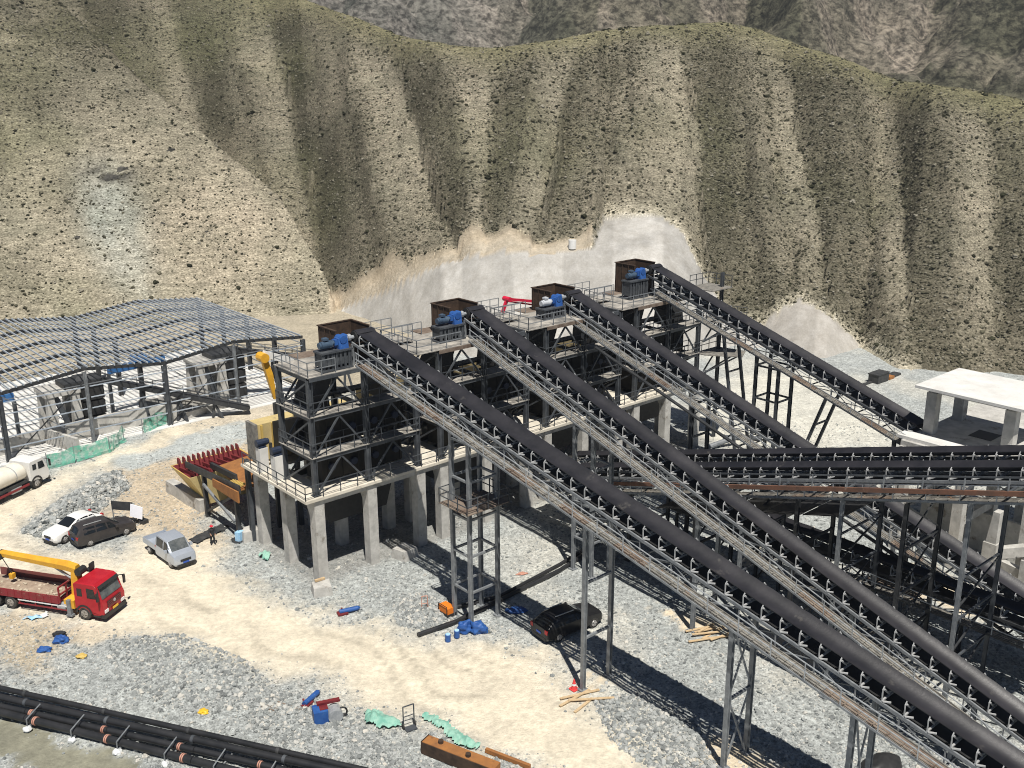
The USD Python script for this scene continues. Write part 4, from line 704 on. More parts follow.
def trestle(name, label, us, ws, tops, style='ladder', rung=3.0, leg=.26, m='steel_light', group=None, base=0.0, platform=None):
    """Legs at every (u, w) of the lists, tied by rungs or crossed braces. tops(u, w) gives the height of a leg."""
    u0, w0 = us[0], ws[0]; t = site(name, label, 'trestle', (u0, w0, base), group); nb = lambda: B((u0, w0, base))
    for u in us:
        for w in ws: part(t, 'leg', nb().hcol((u, w, base - .2), (u, w, tops(u, w)), leg), m); part(t, 'foot_plate', nb().box((u - .28, w - .28, base), (u + .28, w + .28, base + .07)), m)
    top = min(tops(u, w) for u in us for w in ws); n = max(1, int((top - base) / rung)); dz = (top - base) / n
    pairs = [((us[0], w), (us[-1], w)) for w in ws] if len(us) > 1 else []
    if len(ws) > 1: pairs += [((u, ws[0]), (u, ws[-1])) for u in us]
    for (a, c) in pairs:
        a, c = np.array(a), np.array(c); d = (c - a) / np.linalg.norm(c - a) * leg * .5; a, c = a + d, c - d
        for k in range(n):
            za, zb = base + k * dz, base + (k + 1) * dz
            part(t, 'rung', nb().bar((*a, zb - .15), (*c, zb - .15), .15), m)
            if style == 'cross': part(t, 'brace', nb().bar((*a, za + .2), (*c, zb - .3), .09), m); part(t, 'brace', nb().bar((*c, za + .2), (*a + (c - a) * .01, zb - .3), .09), m)
    if platform:
        z, g, lab = platform; b = nb(); a0, a1, c0, c1 = us[0] - g, us[-1] + .3, ws[0] - .3, ws[-1] + g
        pf = part(t, 'platform', nb().box((a0, c0, z - .06), (a1, us and c1, z)), 'walk_rust', label=lab); part(t, 'handrail', rail(nb(), [(a1, c0, z), (a0, c0, z), (a0, c1, z), (a1, c1, z), (a1, c0, z)], 1.1, 1.0), 'steel')
    return t
CONV = [dict(u0=5.3, w0=-1.1, w1=62, z0=18.97, slope=.2268, turn=.04, rusty=.45, motor='motor_blue'), dict(u0=17.0, w0=-2.2, w1=54, z0=18.38, slope=.3134, motor='motor_blue'),
        dict(u0=29.0, w0=-2.6, w1=46, z0=17.9, slope=.3172, motor='motor_white'), dict(u0=41.0, w0=-3.2, w1=26.5, z0=18.6, slope=.3134, motor='motor_blue', rusty=.25, frame='steel')]
CL = ['longest black belt conveyor, foremost, crossing over the parked black car', 'second black belt conveyor from the front, coming down from the second tower', 'third belt conveyor, passing behind the level pair of belts', 'rearmost belt conveyor, running down to the white-roofed concrete shelter']
CC = [conveyor('belt_conveyor', CL[i], **c) for i, c in enumerate(CONV)]
def under(i, d=2.05): c = CONV[i]; return lambda u, w: c['z0'] - c['slope'] * w - d
t1 = trestle('trestle_tower', 'four-legged ladder tower with rusty landing under the foremost conveyor', (4.4, 6.9), (11.2, 13.1), under(0), rung=2.6, platform=(9.15, .9, 'rusty mesh landing'))
trestle('trestle_tower', 'two-legged ladder trestle standing beside the black car', (4.9, 7.3), (23.8,), under(0), rung=3.1)
trestle('trestle_tower', 'cross-braced two-legged trestle with rubble at its feet, nearest the bottom edge', (5.5, 7.6), (34.4,), under(0), 'cross', rung=4.2)
trestle('trestle_tower', 'trestle legs under the rusty lower walkway of the foremost conveyor', (6.1, 8.2), (41.5,), under(0), 'cross', rung=4.0)
trestle('trestle_tower', 'ladder tower under the upper half of the second conveyor', (16.0, 18.0), (11.6, 13.6), under(1), rung=2.8)
trestle('trestle_tower', 'two-legged trestle under the middle of the second conveyor', (15.8, 18.2), (23.8,), under(1), rung=3.0)
trestle('trestle_tower', 'short trestle under the lower half of the second conveyor', (15.8, 18.2), (34.4,), under(1), rung=2.6)
trestle('trestle_tower', 'lowest trestle legs of the second conveyor near the right edge', (15.8, 18.2), (42.5,), under(1), rung=2.2)
trestle('trestle_tower', 'grey ladder tower carrying the third conveyor below the level belts', (29.0, 31.0), (30.2, 32.2), under(2), rung=2.3, platform=(2.2, 1.6, 'rusty landing low on the tower'))
trestle('trestle_tower', 'dark trestle under the third conveyor close behind the level belts', (28.0, 30.2), (13.2,), under(2), rung=2.8, m='steel')
trestle('trestle_tower', 'dark four-legged ladder tower under the rearmost conveyor', (39.8, 42.0), (11.0, 13.4), under(3), rung=3.0, m='steel')
for k, (wt, wb) in enumerate(((7.0, 9.8), (18.4, 14.6))):
    t = site('raking_prop', ['pair of raking steel props leaning towards the tower', 'pair of raking steel props splayed left below the rearmost conveyor'][k], 'prop', (41, wt, 0)); nb = lambda: B((41, wt, 0))
    for u in (39.9, 42.0): part(t, 'leg', nb().bar((u, wt, under(3)(0, wt) + .3), (u, wb, -.1), .24), 'steel')
    for q in (.25, .5, .75, .95): part(t, 'rung', nb().bar((39.9, wt + (wb - wt) * q, (under(3)(0, wt)) * (1 - q)), (42.0, wt + (wb - wt) * q, under(3)(0, wt) * (1 - q)), .14), 'steel')
trestle('trestle_tower', 'short end posts of the rearmost conveyor at the terrace edge', (40.0, 42.0), (24.8,), under(3), rung=2.5, base=0.0, m='steel')
# level pair and the low gallery between them
H1 = conveyor('level_conveyor', 'rear one of the two level belts crossing to the right edge', u0=24.1, w0=3.2, w1=50, z0=4.45, slope=-.293, head=False, walk=False, pitch=1.3, depth=.9, wide=.85, frame='steel')
H2 = conveyor('level_conveyor', 'front one of the two level belts, with rust-edged gallery', u0=21.3, w0=3.2, w1=50, z0=4.04, slope=-.2975, head=False, walk=True, pitch=1.3, depth=1.3, wide=.85, frame='steel_light')
t = site('rusty_edge_beam', 'long rusty kerb beam along the level gallery', 'beam', (19.1, 0, 0)); RB = lambda w, d=0: (19.1, w, 3.12 + .2905 * w + d)
part(t, 'beam', B((19.1, 0, 0)).bar(RB(8.0), RB(50), .16, .28), 'rust_brown')
for k in range(16):
    w = 11 + k * 2.4
    part(t, 'stanchion', B((19.1, 0, 0)).bar(RB(w, .1), RB(w, 1.0), .07), 'steel_light'); part(t, 'bracket', B((19.1, 0, 0)).bar(RB(w), (20.3, w, RB(w)[2] + .1), .12), 'steel')
part(t, 'guard_rail', B((19.1, 0, 0)).bar(RB(10.5, .95), RB(50, .95), .07, .1), 'steel')
for k, w in enumerate((13.5, 20, 28.5, 36)):
    trestle('gallery_trestle', ['short dark trestle under the level belts beside the second conveyor', 'dark trestle under the level belts left of the transfer box', 'dark tall trestle under the level belts near the third conveyor', 'tall dark trestle of the level belts near the right edge'][k], (20.4, 25.1), (w,), lambda u, w_: 4.2 + .294 * w_ - 2.4, 'cross' if k % 2 else 'ladder', 2.6, .24, 'steel_dark')
t = site('transfer_box', 'black steel transfer box hanging below the level belts', 'transfer chute', (34, 18.5, 0)); nb = lambda: B((34, 18.5, 0))
part(t, 'box', nb().loft([[(33 + x, 17 + y, zz) for x, y in ((0, 0), (2.4 * k, 0), (2.4 * k, 2.4 * k), (0, 2.4 * k))] for zz, k in ((3.6, 1), (1.8, 1), (.9, .6))]), 'plastic_black')
for x, y in ((33, 17), (35.2, 17), (35.2, 19.2), (33, 19.2)): part(t, 'leg', nb().bar((x, y, -.1), (x, y, 2.4), .18), 'steel_dark')
part(t, 'cabinet', nb().box((32.4, 16.4, .3), (32.9, 17.2, 1.9)), 'steel_light')
L1 = conveyor('low_conveyor', 'low dark lattice conveyor running right under the second and third belts', u0=26.4, w0=12.0, w1=52, z0=5.2, slope=.0, head=False, walk=True, pitch=1.5, depth=1.1, wide=.6, frame='steel_dark')
for k, w in enumerate((14, 22, 30, 37.5, 44)):
    trestle('low_trestle', ['dark trestle of the low conveyor nearest the plant', 'dark trestle of the low conveyor behind the second belt', 'dark trestle of the low conveyor by the rusty landing', 'crossed dark trestle of the low conveyor in sun', 'slim pair of legs of the low conveyor by the right edge'][k], (25.7, 27.1), (w,), lambda u, w_: 2.75, 'cross' if k in (2, 3) else 'ladder', 2.4, .2, 'steel_dark' if k < 4 else 'steel_light')
t = site('stair_gallery', 'short railed stair gallery dropping from the second tower', 'stair', (18.5, 3, 0)); nb = lambda: B((18.5, 3, 0))
for k in range(22): part(t, 'tread', nb().box((18.0, 1.0 + k * .55, ZD - .1 - k * .18), (19.2, 1.42 + k * .55, ZD - .05 - k * .18)), 'walk')
for u in (18.0, 19.2): part(t, 'stringer', nb().bar((u, .8, ZD - .15), (u, 13.2, ZD - 4.2), .08, .28), 'steel'); part(t, 'handrail', nb().bar((u, .8, ZD + .95), (u, 13.2, ZD - 3.1), .06), 'steel_light')
for k in range(7): part(t, 'baluster', nb().bar((18.0, 1.2 + k * 1.9, ZD - .2 - k * .62), (18.0, 1.2 + k * 1.9, ZD + .8 - k * .62), .05), 'steel_light')

# denser steelwork round the crossing belts
for k, (u, w, zt, lab) in enumerate(((19.9, 24.5, 9.4, 'slim pale post under the rusty kerb beam, left of the low conveyor'), (19.9, 32.0, 11.6, 'tall pale post under the rusty kerb beam in front of the low conveyor'), (19.9, 40.0, 13.9, 'tall pale post under the rusty kerb beam near the right edge'))):
    t = site('support_post', lab, 'post', (u, w, 0)); part(t, 'post', B((u, w, 0)).hcol((u, w, -.2), (u, w, zt), .22), 'steel_light'); part(t, 'post', B((u, w, 0)).hcol((u + 5.2, w, -.2), (u + 5.2, w, zt - .6), .22), 'steel')
    for q in range(3): part(t, 'cross_brace', B((u, w, 0)).bar((u, w, 1 + q * 3.0), (u + 5.2, w, 3.6 + q * 2.6), .1), 'steel_dark'); part(t, 'tie', B((u, w, 0)).bar((u, w, 3.4 + q * 2.8), (u + 5.2, w, 3.4 + q * 2.8), .12), 'steel')
t = site('service_landing', 'dark railed service landing between the second and third conveyors', 'landing', (24, 29, 0)); nb = lambda: B((24, 29, 0))
part(t, 'floor', nb().box((22.4, 27.0, 3.0), (25.6, 31.5, 3.08)), 'walk'); part(t, 'handrail', rail(nb(), [(22.4, 27.0, 3.05), (22.4, 31.5, 3.05), (25.6, 31.5, 3.05)], 1.1, 1.1), 'steel_light')
for u in (22.5, 25.5):
    for w in (27.1, 31.4): part(t, 'leg', nb().bar((u, w, -.1), (u, w, 3.0), .18), 'steel_dark')
for k in range(9): part(t, 'step', nb().box((22.6, 31.6 + k * .32, 2.75 - k * .33), (23.6, 31.85 + k * .32, 2.8 - k * .33)), 'walk')
t = site('cable_tray', 'long dark cable tray slung along the third conveyor walkway', 'cable tray', (26.9, 0, 0)); part(t, 'tray', B((26.9, 0, 0)).bar((26.9, 3, 14.6), (26.9, 44, 1.7), .3, .12), 'steel_dark')
for k in range(12): part(t, 'hanger', B((26.9, 0, 0)).bar((26.9, 4 + k * 3.4, 14.3 - k * 1.07), (27.9, 4 + k * 3.4, 14.6 - k * 1.07), .07), 'steel')
t = site('spill_apron', 'dark steel apron plates under the crossing belts', 'apron', (23, 22, 0))
for k in range(5): part(t, 'plate', B((23, 22, 0)).plate([(20.6, 16 + k * 3.2, 5.4 + k * .94), (25.0, 16 + k * 3.2, 5.4 + k * .94), (25.0, 19 + k * 3.2, 6.28 + k * .94), (20.6, 19 + k * 3.2, 6.28 + k * .94)], .06), 'plastic_black')
# ---------------------------------------------------------------- steel-framed hall on the left, roof purlins not yet sheeted
HW = [-43.3 - 7.35 * k for k in range(5)]; HU = [(-27.6, 7.5), (-19.2, 8.5), (-10.8, 7.5), (-2.3, 8.5), (6.2, 7.5), (14.6, 8.5), (23.6, 7.55)]
t = site('steel_hall', 'unfinished steel hall frame with bare roof purlins over three gables', 'steel hall', (0, -43, 0)); nb = lambda: B((0, -43, 0))
for j, w in enumerate(HW):
    for k, (u, zr) in enumerate(HU):
        if k + 1 < len(HU): part(t, 'rafter', nb().bar((u, w, zr - .2), (HU[k + 1][0], w, HU[k + 1][1] - .2), .2, .36), 'steel_dark')
        if k % 2 == 0:
            part(t, 'column', nb().hcol((u, w, -.2), (u, w, zr - .5), .46), 'steel' if j == 0 else 'steel_dark')
        elif j == 0: part(t, 'wind_post', nb().hcol((u, w, -.2), (u, w, zr - .5), .3), 'steel_light')
for k in range(len(HU) - 1):
    (ua, za), (ub, zb) = HU[k], HU[k + 1]
    for q in range(12):
        f = (q + .35) / 12
        for j in range(4):
            part(t, 'purlin', nb().bar((ua + (ub - ua) * f, HW[j] + .35, za + (zb - za) * f + .1), (ua + (ub - ua) * f, HW[j + 1] + .36, za + (zb - za) * f + .1), .095, .18), 'purlin')
for j in range(4):
    for k in range(len(HU) - 1):
        for q in (1, 2): w_ = HW[j] + (HW[j + 1] - HW[j]) * q / 3; part(t, 'sag_rod', nb().bar((HU[k][0], w_, HU[k][1] + .02), (HU[k + 1][0], w_, HU[k + 1][1] + .02), .06, .08), 'steel')
for q in range(5):
    for k in range(len(HU) - 1):
        zz = 1.6 + q * 1.2; part(t, 'girt', nb().bar((HU[k][0] + .25, HW[0] + .3, zz), (HU[k + 1][0] - .25, HW[0] + .3, zz), .08, .11), 'purlin')
for j in range(4):
    for q in range(5): part(t, 'girt', nb().bar((23.85, HW[j] - .25, 1.6 + q * 1.2), (23.85, HW[j + 1] + .25, 1.6 + q * 1.2), .1, .14), 'galvanised')
for (a, c) in ((-10.5, -2.5), (6.5, 14.3)):
    part(t, 'cross_brace', nb().bar((a, HW[0], .3), (c, HW[0], 6.9), .1), 'steel_dark'); part(t, 'cross_brace', nb().bar((c, HW[0], .3), (a, HW[0], 6.9), .1), 'steel_light')
for j in range(5):
    for k in (0, 2, 4):
        (ua, za), (um, zm), (ub, zb) = HU[k], HU[k + 1], HU[k + 2]
        part(t, 'tie_rod', nb().bar((ua, HW[j], za - .9), (ub, HW[j], zb - .9), .07), 'steel_light')
solo('hall_floor', 'pale concrete floor inside the unfinished steel hall', 'floor', B((0, -58, 0)).box((-28, -73.5, -.3), (24.4, -42.6, .06)), 'concrete_white', F(0, -58))
for k, (a, b_) in enumerate((((-18, -46.5), (-8.5, -47.5)), ((2.5, -50.5), (9.5, -51.5)))):
    t = site('crane_girder', ['blue crane girder inside the hall nearest the left edge', 'blue crane girder inside the hall under the middle gable'][k], 'crane girder', (*a, 0)); nb = lambda: B((*a, 0))
    part(t, 'girder', nb().bar((*a, 5.6), (*b_, 5.6), .5, .8), 'crane_blue'); part(t, 'rail', nb().bar((a[0], a[1], 6.03), (b_[0], b_[1], 6.03), .12, .08), 'steel_light'); part(t, 'trolley', nb().box((a[0] + 3, a[1] - 1.0, 6.07), (a[0] + 4.6, a[1] + .2, 6.7)), 'crane_blue')
    for e in (a, b_): part(t, 'leg', nb().bar((*e, 0), (*e, 5.2), .35), 'steel')
for k, (u, w) in enumerate(((-3.0, -48.0), (14.2, -48.6))):
    t = site('mill_tower', ['dark machine tower on grey piers in the left bay of the hall', 'dark machine tower on grey piers in the right bay of the hall'][k], 'machine tower', (u, w, 0)); nb = lambda: B((u, w, 0))
    for du, dw in ((-2.2, -1.4), (-2.2, 1.4), (0.4, -1.4), (0.4, 1.4)): part(t, 'pier', nb().loft([[(u + du + x * s, w + dw + y * s, zz) for x, y in ((-.5, -.5), (.5, -.5), (.5, .5), (-.5, .5))] for zz, s in ((0, 1.15), (5.0, .75))]), 'concrete')
    for q in range(3): part(t, 'casing', nb().box((u + 1.2 + (q % 2) * .12, w - 1.3, .2 + q * 1.75), (u + 3.6, w + 1.2, 1.75 + q * 1.75)), 'plastic_black')
    part(t, 'head', nb().box((u - .6, w - 1.5, 5.45), (u + 3.7, w + 1.4, 6.0)), 'steel_dark'); part(t, 'pier_cap', nb().box((u - 2.8, w - 1.9, 5.0), (u + .9, w + 1.9, 5.45)), 'concrete'); part(t, 'hood', nb().hexa([(u + .6, w - 1.0, 6.0), (u + 2.8, w - 1.0, 6.0), (u + 2.8, w + .9, 6.0), (u + .6, w + .9, 6.0), (u + 1.1, w - .6, 6.4), (u + 2.3, w - .6, 6.4), (u + 2.3, w + .5, 6.4), (u + 1.1, w + .5, 6.4)]), 'steel_dark')
    part(t, 'chute', nb().bar((u - 1.6, w + 1.2, 4.9), (u - .2, w + 1.4, .3), .6), 'steel')
for k, (u, w, L, zt) in enumerate(((0.5, -46.8, 15.5, 5.8), (16.5, -47.2, 17.5, 6.2))):
    t = site('hall_conveyor', ['dark inclined conveyor running down from the left machine tower', 'dark inclined conveyor reaching from the right machine tower to the plant'][k], 'conveyor', (u, w, 0)); nb = lambda: B((u, w, 0))
    dz = -.33 if k == 0 else -.17; du, dw = (.93, .36) if k == 0 else (.86, .5); A = np.array([u, w, zt]); D = np.array([du, dw, dz])
    part(t, 'gallery', nb().bar(A, A + D * L, 1.2, .5), 'steel_dark'); part(t, 'belt', nb().bar(A + [0, 0, .3], A + D * L + [0, 0, .3], .8, .06), 'belt')
    for s_ in (-.62, .62):
        for hh in (.95, .5): part(t, 'handrail', nb().bar(A + [-s_ * dw, s_ * du, hh], A + D * L + [-s_ * dw, s_ * du, hh], .06), 'steel')
    for q in range(int(L / 1.6)):
        for s_ in (-.62, .62): c = A + D * (q * 1.6 + .4) + [-s_ * dw, s_ * du, 0]; part(t, 'post', nb().bar(c, c + [0, 0, .95], .06), 'steel')
    for q in range(1, 4):
        c = A + D * (L * q / 4); part(t, 'leg', nb().bar((c[0] - .3, c[1], 0), (c[0], c[1], c[2] - .25), .22), 'steel'); part(t, 'leg', nb().bar((c[0] + .5, c[1] + .9, 0), (c[0], c[1], c[2] - .25), .22), 'steel')
def wall(name, label, pts, hgt, th=.35, m='concrete', cat='wall'):
    t = site(name, label, cat, (*pts[0], 0))
    for a, c in zip(pts[:-1], pts[1:]):
        d = np.array(c) - a; L = np.hypot(*d); n = max(1, int(L / 3.5))
        for k in range(n):
            p, q = np.array(a) + d * (k / n + .004), np.array(a) + d * ((k + 1) / n - .004); part(t, 'wall_panel', B((*pts[0], 0)).bar((*p, hgt / 2 - .1), (*q, hgt / 2 - .1), th, hgt + .2), m)
wall('pit_wall', 'grey concrete pit walls beside the white tanker, nearest the left edge', [(-11.5, -45.6), (-6.2, -46.9), (-4.6, -41.0)], 1.7)
wall('pit_wall', 'long grey concrete wall of the hall behind the green netting', [(-4.4, -45.2), (2.5, -45.8), (7.5, -44.2)], 2.1)
wall('pit_wall', 'low grey concrete wall at the foot of the right gable', [(8.2, -44.0), (15.6, -45.2)], .9)
wall('ramp_wall', 'grey sloping concrete wall under the left hall conveyor', [(4.4, -47.4), (9.8, -45.2), (11.4, -44.6)], 2.4)
for k, pts in enumerate(([(48, 470), (75, 462), (110, 452), (124, 441)], [(143, 434), (158, 427), (173, 421)])):
    G = [uw(px(*p)) for p in pts]; o = (*G[0], 0); t = site('safety_netting', ['long torn green safety netting along the pit wall behind the tanker', 'short green safety netting where the hall conveyor comes down'][k], 'netting', o)
    r = np.random.default_rng(5 + k)
    for a, c in zip(G[:-1], G[1:]):
        n = 6; V, Fc = [], []
        for i in range(n + 1):
            f = i / n; u, w = a[0] + (c[0] - a[0]) * f, a[1] + (c[1] - a[1]) * f; sag = .25 * math.sin(math.pi * f) + .1 * r.random()
            for j in range(4): V.append((u + .12 * r.standard_normal(), w + .2 * (j == 0) + .08 * r.standard_normal(), (1.75 - sag) * j / 3 + .03))
        for i in range(n):
            for j in range(3): q = i * 4 + j; Fc += [[q, q + 4, q + 5], [q, q + 5, q + 1]]
        b = B(o); b.add(b.P(V), Fc); part(t, 'net_panel', b, 'net_green', smooth=True)
    for p in G: part(t, 'post', B(o).bar((*p, 0), (*p, 1.8), .07), 'steel_light')

# ---------------------------------------------------------------- concrete shelter and frame on the right
t = site('concrete_shelter', 'white flat-roofed concrete shelter on a raised terrace at the right edge', 'shelter', (39, 28, 0)); nb = lambda: B((39, 28, 0)); ZF, ZR = 9.7, 13.7
part(t, 'roof_slab', nb().box((39.2, 26.4, ZR), (46.6, 34.9, ZR + .22)), 'concrete_white')
part(t, 'terrace_floor', nb().box((40.2, 26.4, ZF - .25), (52, 38, ZF)), 'concrete'); part(t, 'terrace_edge', nb().box((38.7, 25.6, ZF - .25), (40.2, 38, ZF + .01)), 'concrete_white')
for u in (41.0, 46.0):
    for w in (27.2, 33.4): part(t, 'roof_post', nb().box((u - .42, w - .42, ZF + .002), (u + .42, w + .42, ZR - .55)), 'concrete')
for a, c in (((41.0, 27.6), (41.0, 33.0)), ((46.0, 27.6), (46.0, 33.0))): part(t, 'roof_beam', nb().bar((*a, ZR - .28), (*c, ZR - .28), .5, .54), 'concrete')
for w in (27.2, 33.4): part(t, 'roof_beam', nb().box((40.7, w - .26, ZR - .552), (46.3, w + .26, ZR - .012)), 'concrete')
part(t, 'gusset', nb().plate([(45.9, 27.7, ZR - .56), (45.9, 29.8, ZR - .56), (45.9, 27.7, ZF + 2.2)], .3, (0, -1, 0)), 'concrete')
part(t, 'floor_opening', nb().box((42.6, 29.6, ZF), (44.6, 31.4, ZF + .03)), 'plastic_black')
for u in (38.6, 44.5, 51):
    for w in (26.6, 31.4, 36.6): part(t, 'lower_column', nb().box((u - .4, w - .4, -.3), (u + .4, w + .4, ZF - .7)), 'concrete')
    part(t, 'lower_beam', nb().box((u - .28, 26.2, ZF - .7), (u + .28, 40, ZF - .26)), 'concrete')
for w in (26.6, 31.4, 36.6): part(t, 'lower_beam', nb().box((39.0, w - .26, ZF - .72), (50.6, w + .26, ZF - .262)), 'concrete')
for w in (26.6, 31.4): part(t, 'mid_beam', nb().box((39.0, w - .25, 3.6), (50.6, w + .25, 4.3)), 'concrete')
part(t, 'back_wall', nb().box((43.0, 26.3, -.2), (43.3, 36.0, 3.4)), 'concrete')
t = site('unfinished_building', 'bare grey concrete posts and beam at the far right below the terrace', 'concrete frame', (36.5, 34.8, 0)); nb = lambda: B((36.5, 34.8, 0))
for u, w, h_ in ((36.9, 34.9, 6.6), (36.4, 37.9, 6.2), (40.2, 40.0, 7.0)):
    part(t, 'post', nb().box((u - .5, w - .5, -.3), (u + .5, w + .5, h_ * .62)), 'concrete'); part(t, 'upper_post', nb().hexa([(u - .38, w - .38, h_ * .62), (u + .38, w - .38, h_ * .62), (u + .38, w + .38, h_ * .62), (u - .38, w + .38, h_ * .62), (u - .38, w - .1, h_), (u + .38, w - .1, h_), (u + .38, w + .38, h_), (u - .38, w + .38, h_)]), 'concrete')
part(t, 'beam', nb().bar((37.0, 35.5, 3.4), (40.2, 39.5, 4.4), .6, .8), 'concrete'); part(t, 'beam', nb().bar((36.9, 35.4, 2.6), (36.4, 37.4, 2.6), .5, .7), 'concrete'); part(t, 'plinth', nb().box((35.6, 33.6, -.2), (41.5, 41.0, .35)), 'concrete')
t = thing('tarp_crate', 'black covered crate left at the foot of the hill beyond the rear conveyor', 'crate', px(879, 381, 0), ROT); part(t, 'crate', B().box((-.7, -1.5, 0), (.7, 1.1, 1.1)).box((-.78, -1.58, 1.1), (.78, 1.18, 1.2)), 'board_dark'); part(t, 'bundle', B().box((-.4, 1.4, 0), (.7, 2.6, .35)), 'rust_orange'); part(t, 'board', B().box((-.5, 2.8, 0), (.5, 4.6, .3)), 'board_dark')
solo('steel_plank', 'dark plank lying on the gravel in front of the black crate', 'plank', B().bar((0, -3.2, .1), (.4, 2.0, .1), .4, .2), 'board_dark', px(871, 382, 0), ROT)
solo('steel_tube', 'dark steel tube lying on pale ground behind the rear level belt', 'tube', B().tube((0, -2.0, .25), (.6, 2.0, .25), .25, 10), 'steel', px(742, 439, 0), ROT - 40)
solo('steel_tube', 'grey steel tube leaning over at the foot of the fourth tower', 'tube', B().tube((0, -1.6, .22), (1.2, 1.6, .9), .28, 10), 'steel_light', px(716, 446, 0), ROT)

# ---------------------------------------------------------------- vehicles
def place(p, az): return p, 90 - az
def wheelset(t, xs, half, r, wd=.24, rim='rim', twin=()):
    for x in xs:
        for s in (-1, 1):
            w2 = wd * (2.1 if x in twin else 1); y = s * (half - w2 / 2); c = B()
            a, b_ = (x, y - w2 / 2, r), (x, y + w2 / 2, r)
            c.tube((x, y - w2 / 2 + .03, r), (x, y + w2 / 2 - .03, r), r, 18); c.tube((x, y - w2 / 2, r), (x, y - w2 / 2 + .03, r), r * .93, 18, r); c.tube((x, y + w2 / 2 - .03, r), (x, y + w2 / 2, r), r, 18, r * .93)
            wh = part(t, 'wheel', c, 'tyre', smooth=40); yo = y + s * w2 / 2; c = B(); c.tube((x, yo - s * .01, r), (x, yo + s * .02, r), r * .62, 14, r * .56); c.tube((x, yo + s * .02, r), (x, yo + s * .05, r), r * .2, 10)
            for q in range(5): an = q * 2 * math.pi / 5; c.bar((x + r * .12 * math.cos(an), yo + s * .03, r + r * .12 * math.sin(an)), (x + r * .55 * math.cos(an), yo + s * .03, r + r * .55 * math.sin(an)), r * .16, .03)
            part(wh, 'rim', c, rim)
def car(name, label, cat, pos, az, S, paint, wheels, r, half, wins, shield, back, glass='glass_dark', lamps=True, plate='plate_blue', rack=False, group=None, k_=1.07):
    """S: stations (x, z low, z belt, z roof, half width at sill, belt, roof), front first."""
    t = thing(name, label, cat, pos, 90 - az, group); UsdGeom.Xformable(stage.GetPrimAtPath(t)).AddScaleOp().Set(Gf.Vec3f(k_, k_, k_)); S = np.array(S, float); X = S[::-1, 0]; I = lambda x, k: np.interp(x, X, S[::-1, k])
    rings = []
    for x, zl, zb, zr, wl, wb, wr in S:
        hlf = [(x, wl * .9, zl), (x, wl, zl + .12), (x, (wl + wb) / 2 + .02, (zl + zb) / 2), (x, wb, zb), (x, (wb + wr) / 2 + .015, (zb + zr) / 2), (x, wr, zr - .05), (x, wr * .75, zr)]
        rings.append(hlf + [(a, -b_, c) for a, b_, c in hlf[::-1]])
    part(t, 'body', B().loft(rings), paint, smooth=28)
    def side(x, f, s, o=.016): return (x, s * (I(x, 5) + (I(x, 6) - I(x, 5)) * f + .015 * math.sin(math.pi * f) + o), I(x, 2) + (I(x, 3) - .05 - I(x, 2)) * f)
    for xa, xb, xc, xd in wins:
        for s in (-1, 1):
            b = B(); n = [(side(xa + (xb - xa) * k / 3, .08, s), side(xd + (xc - xd) * k / 3, .88, s)) for k in range(4)]
            b.loft([list(p) + [tuple(np.array(q) - [0, s * .01, 0]) for q in p[::-1]] for p in n]); part(t, 'side_window', b, 'glass_dark')
    for nm, (xa, xb), g in (('windscreen', shield, glass), ('rear_window', back, 'glass_dark')):
        d = np.sign(xa - xb); n = np.array([d * .02, 0, .03])
        za, zb_ = I(xa, 3), I(xb, 3); b = B()
        rows = [[np.array([x, y * I(x, 6) * .9, I(x, 3) - .05 * abs(y) ** 3]) + n for y in (-1, -.5, 0, .5, 1)] for x in np.linspace(xa, xb, 4)]
        b.loft([r_ + [p - n * .5 for p in r_[::-1]] for r_ in rows]); part(t, nm, b, g)
    wheelset(t, wheels, half, r)
    for x in wheels:
        for s in (-1, 1): b = B(); an = np.linspace(0, math.pi, 10); b.loft([[(x + q * math.cos(a), s * (half - .005), r * .9 + q * math.sin(a)) for q in (r * .2, r * 1.18)] + [(x + q * math.cos(a), s * (half - .12), r * .9 + q * math.sin(a)) for q in (r * 1.18, r * .2)] for a in an]); part(t, 'wheel_arch', b, 'plastic_black')
    xf, xr = S[0, 0], S[-1, 0]; wf = S[0, 4]
    for s in (-1, 1):
        part(t, 'headlight', B().hexa([(xf - .28, s * wf * .62, .62), (xf - .02, s * wf * .62, .62), (xf - .10, s * wf * .99, .62), (xf - .36, s * wf * .99, .62), (xf - .32, s * wf * .62, .80), (xf - .05, s * wf * .62, .80), (xf - .14, s * wf * .97, .82), (xf - .44, s * wf * .98, .82)]), 'lamp_clear')
        part(t, 'tail_light', B().box((xr - .02, s * S[-1, 5] * .72, .78), (xr + .14, s * (S[-1, 5] + .012), 1.05)), 'lamp_red')
        xm = shield[0] - .35; part(t, 'mirror', B().box((xm - .1, s * (I(xm, 5) + .02), I(xm, 2) + .04), (xm + .1, s * (I(xm, 5) + .22), I(xm, 2) + .22)), paint)
    part(t, 'grille', B().box((xf - .06, -wf * .55, .55), (xf + .02, wf * .55, .72)), 'plastic_black'); part(t, 'bumper', B().box((xf - .12, -wf * .93, .24), (xf + .03, wf * .93, .40)), 'plastic_black')
    part(t, 'rear_bumper', B().box((xr - .03, -wf * .93, .26), (xr + .12, wf * .93, .44)), 'plastic_black')
    part(t, 'number_plate', B().box((xf + .03, -.22, .42), (xf + .045, .22, .54)), plate); part(t, 'number_plate', B().box((xr - .045, -.22, .62), (xr - .03, .22, .74)), plate)
    if rack:
        for s in (-1, 1): part(t, 'roof_rail', B().bar((rack[0], s * .58, rack[2] + .05), (rack[1], s * .55, rack[2] + .05), .05), 'galvanised')
    return t
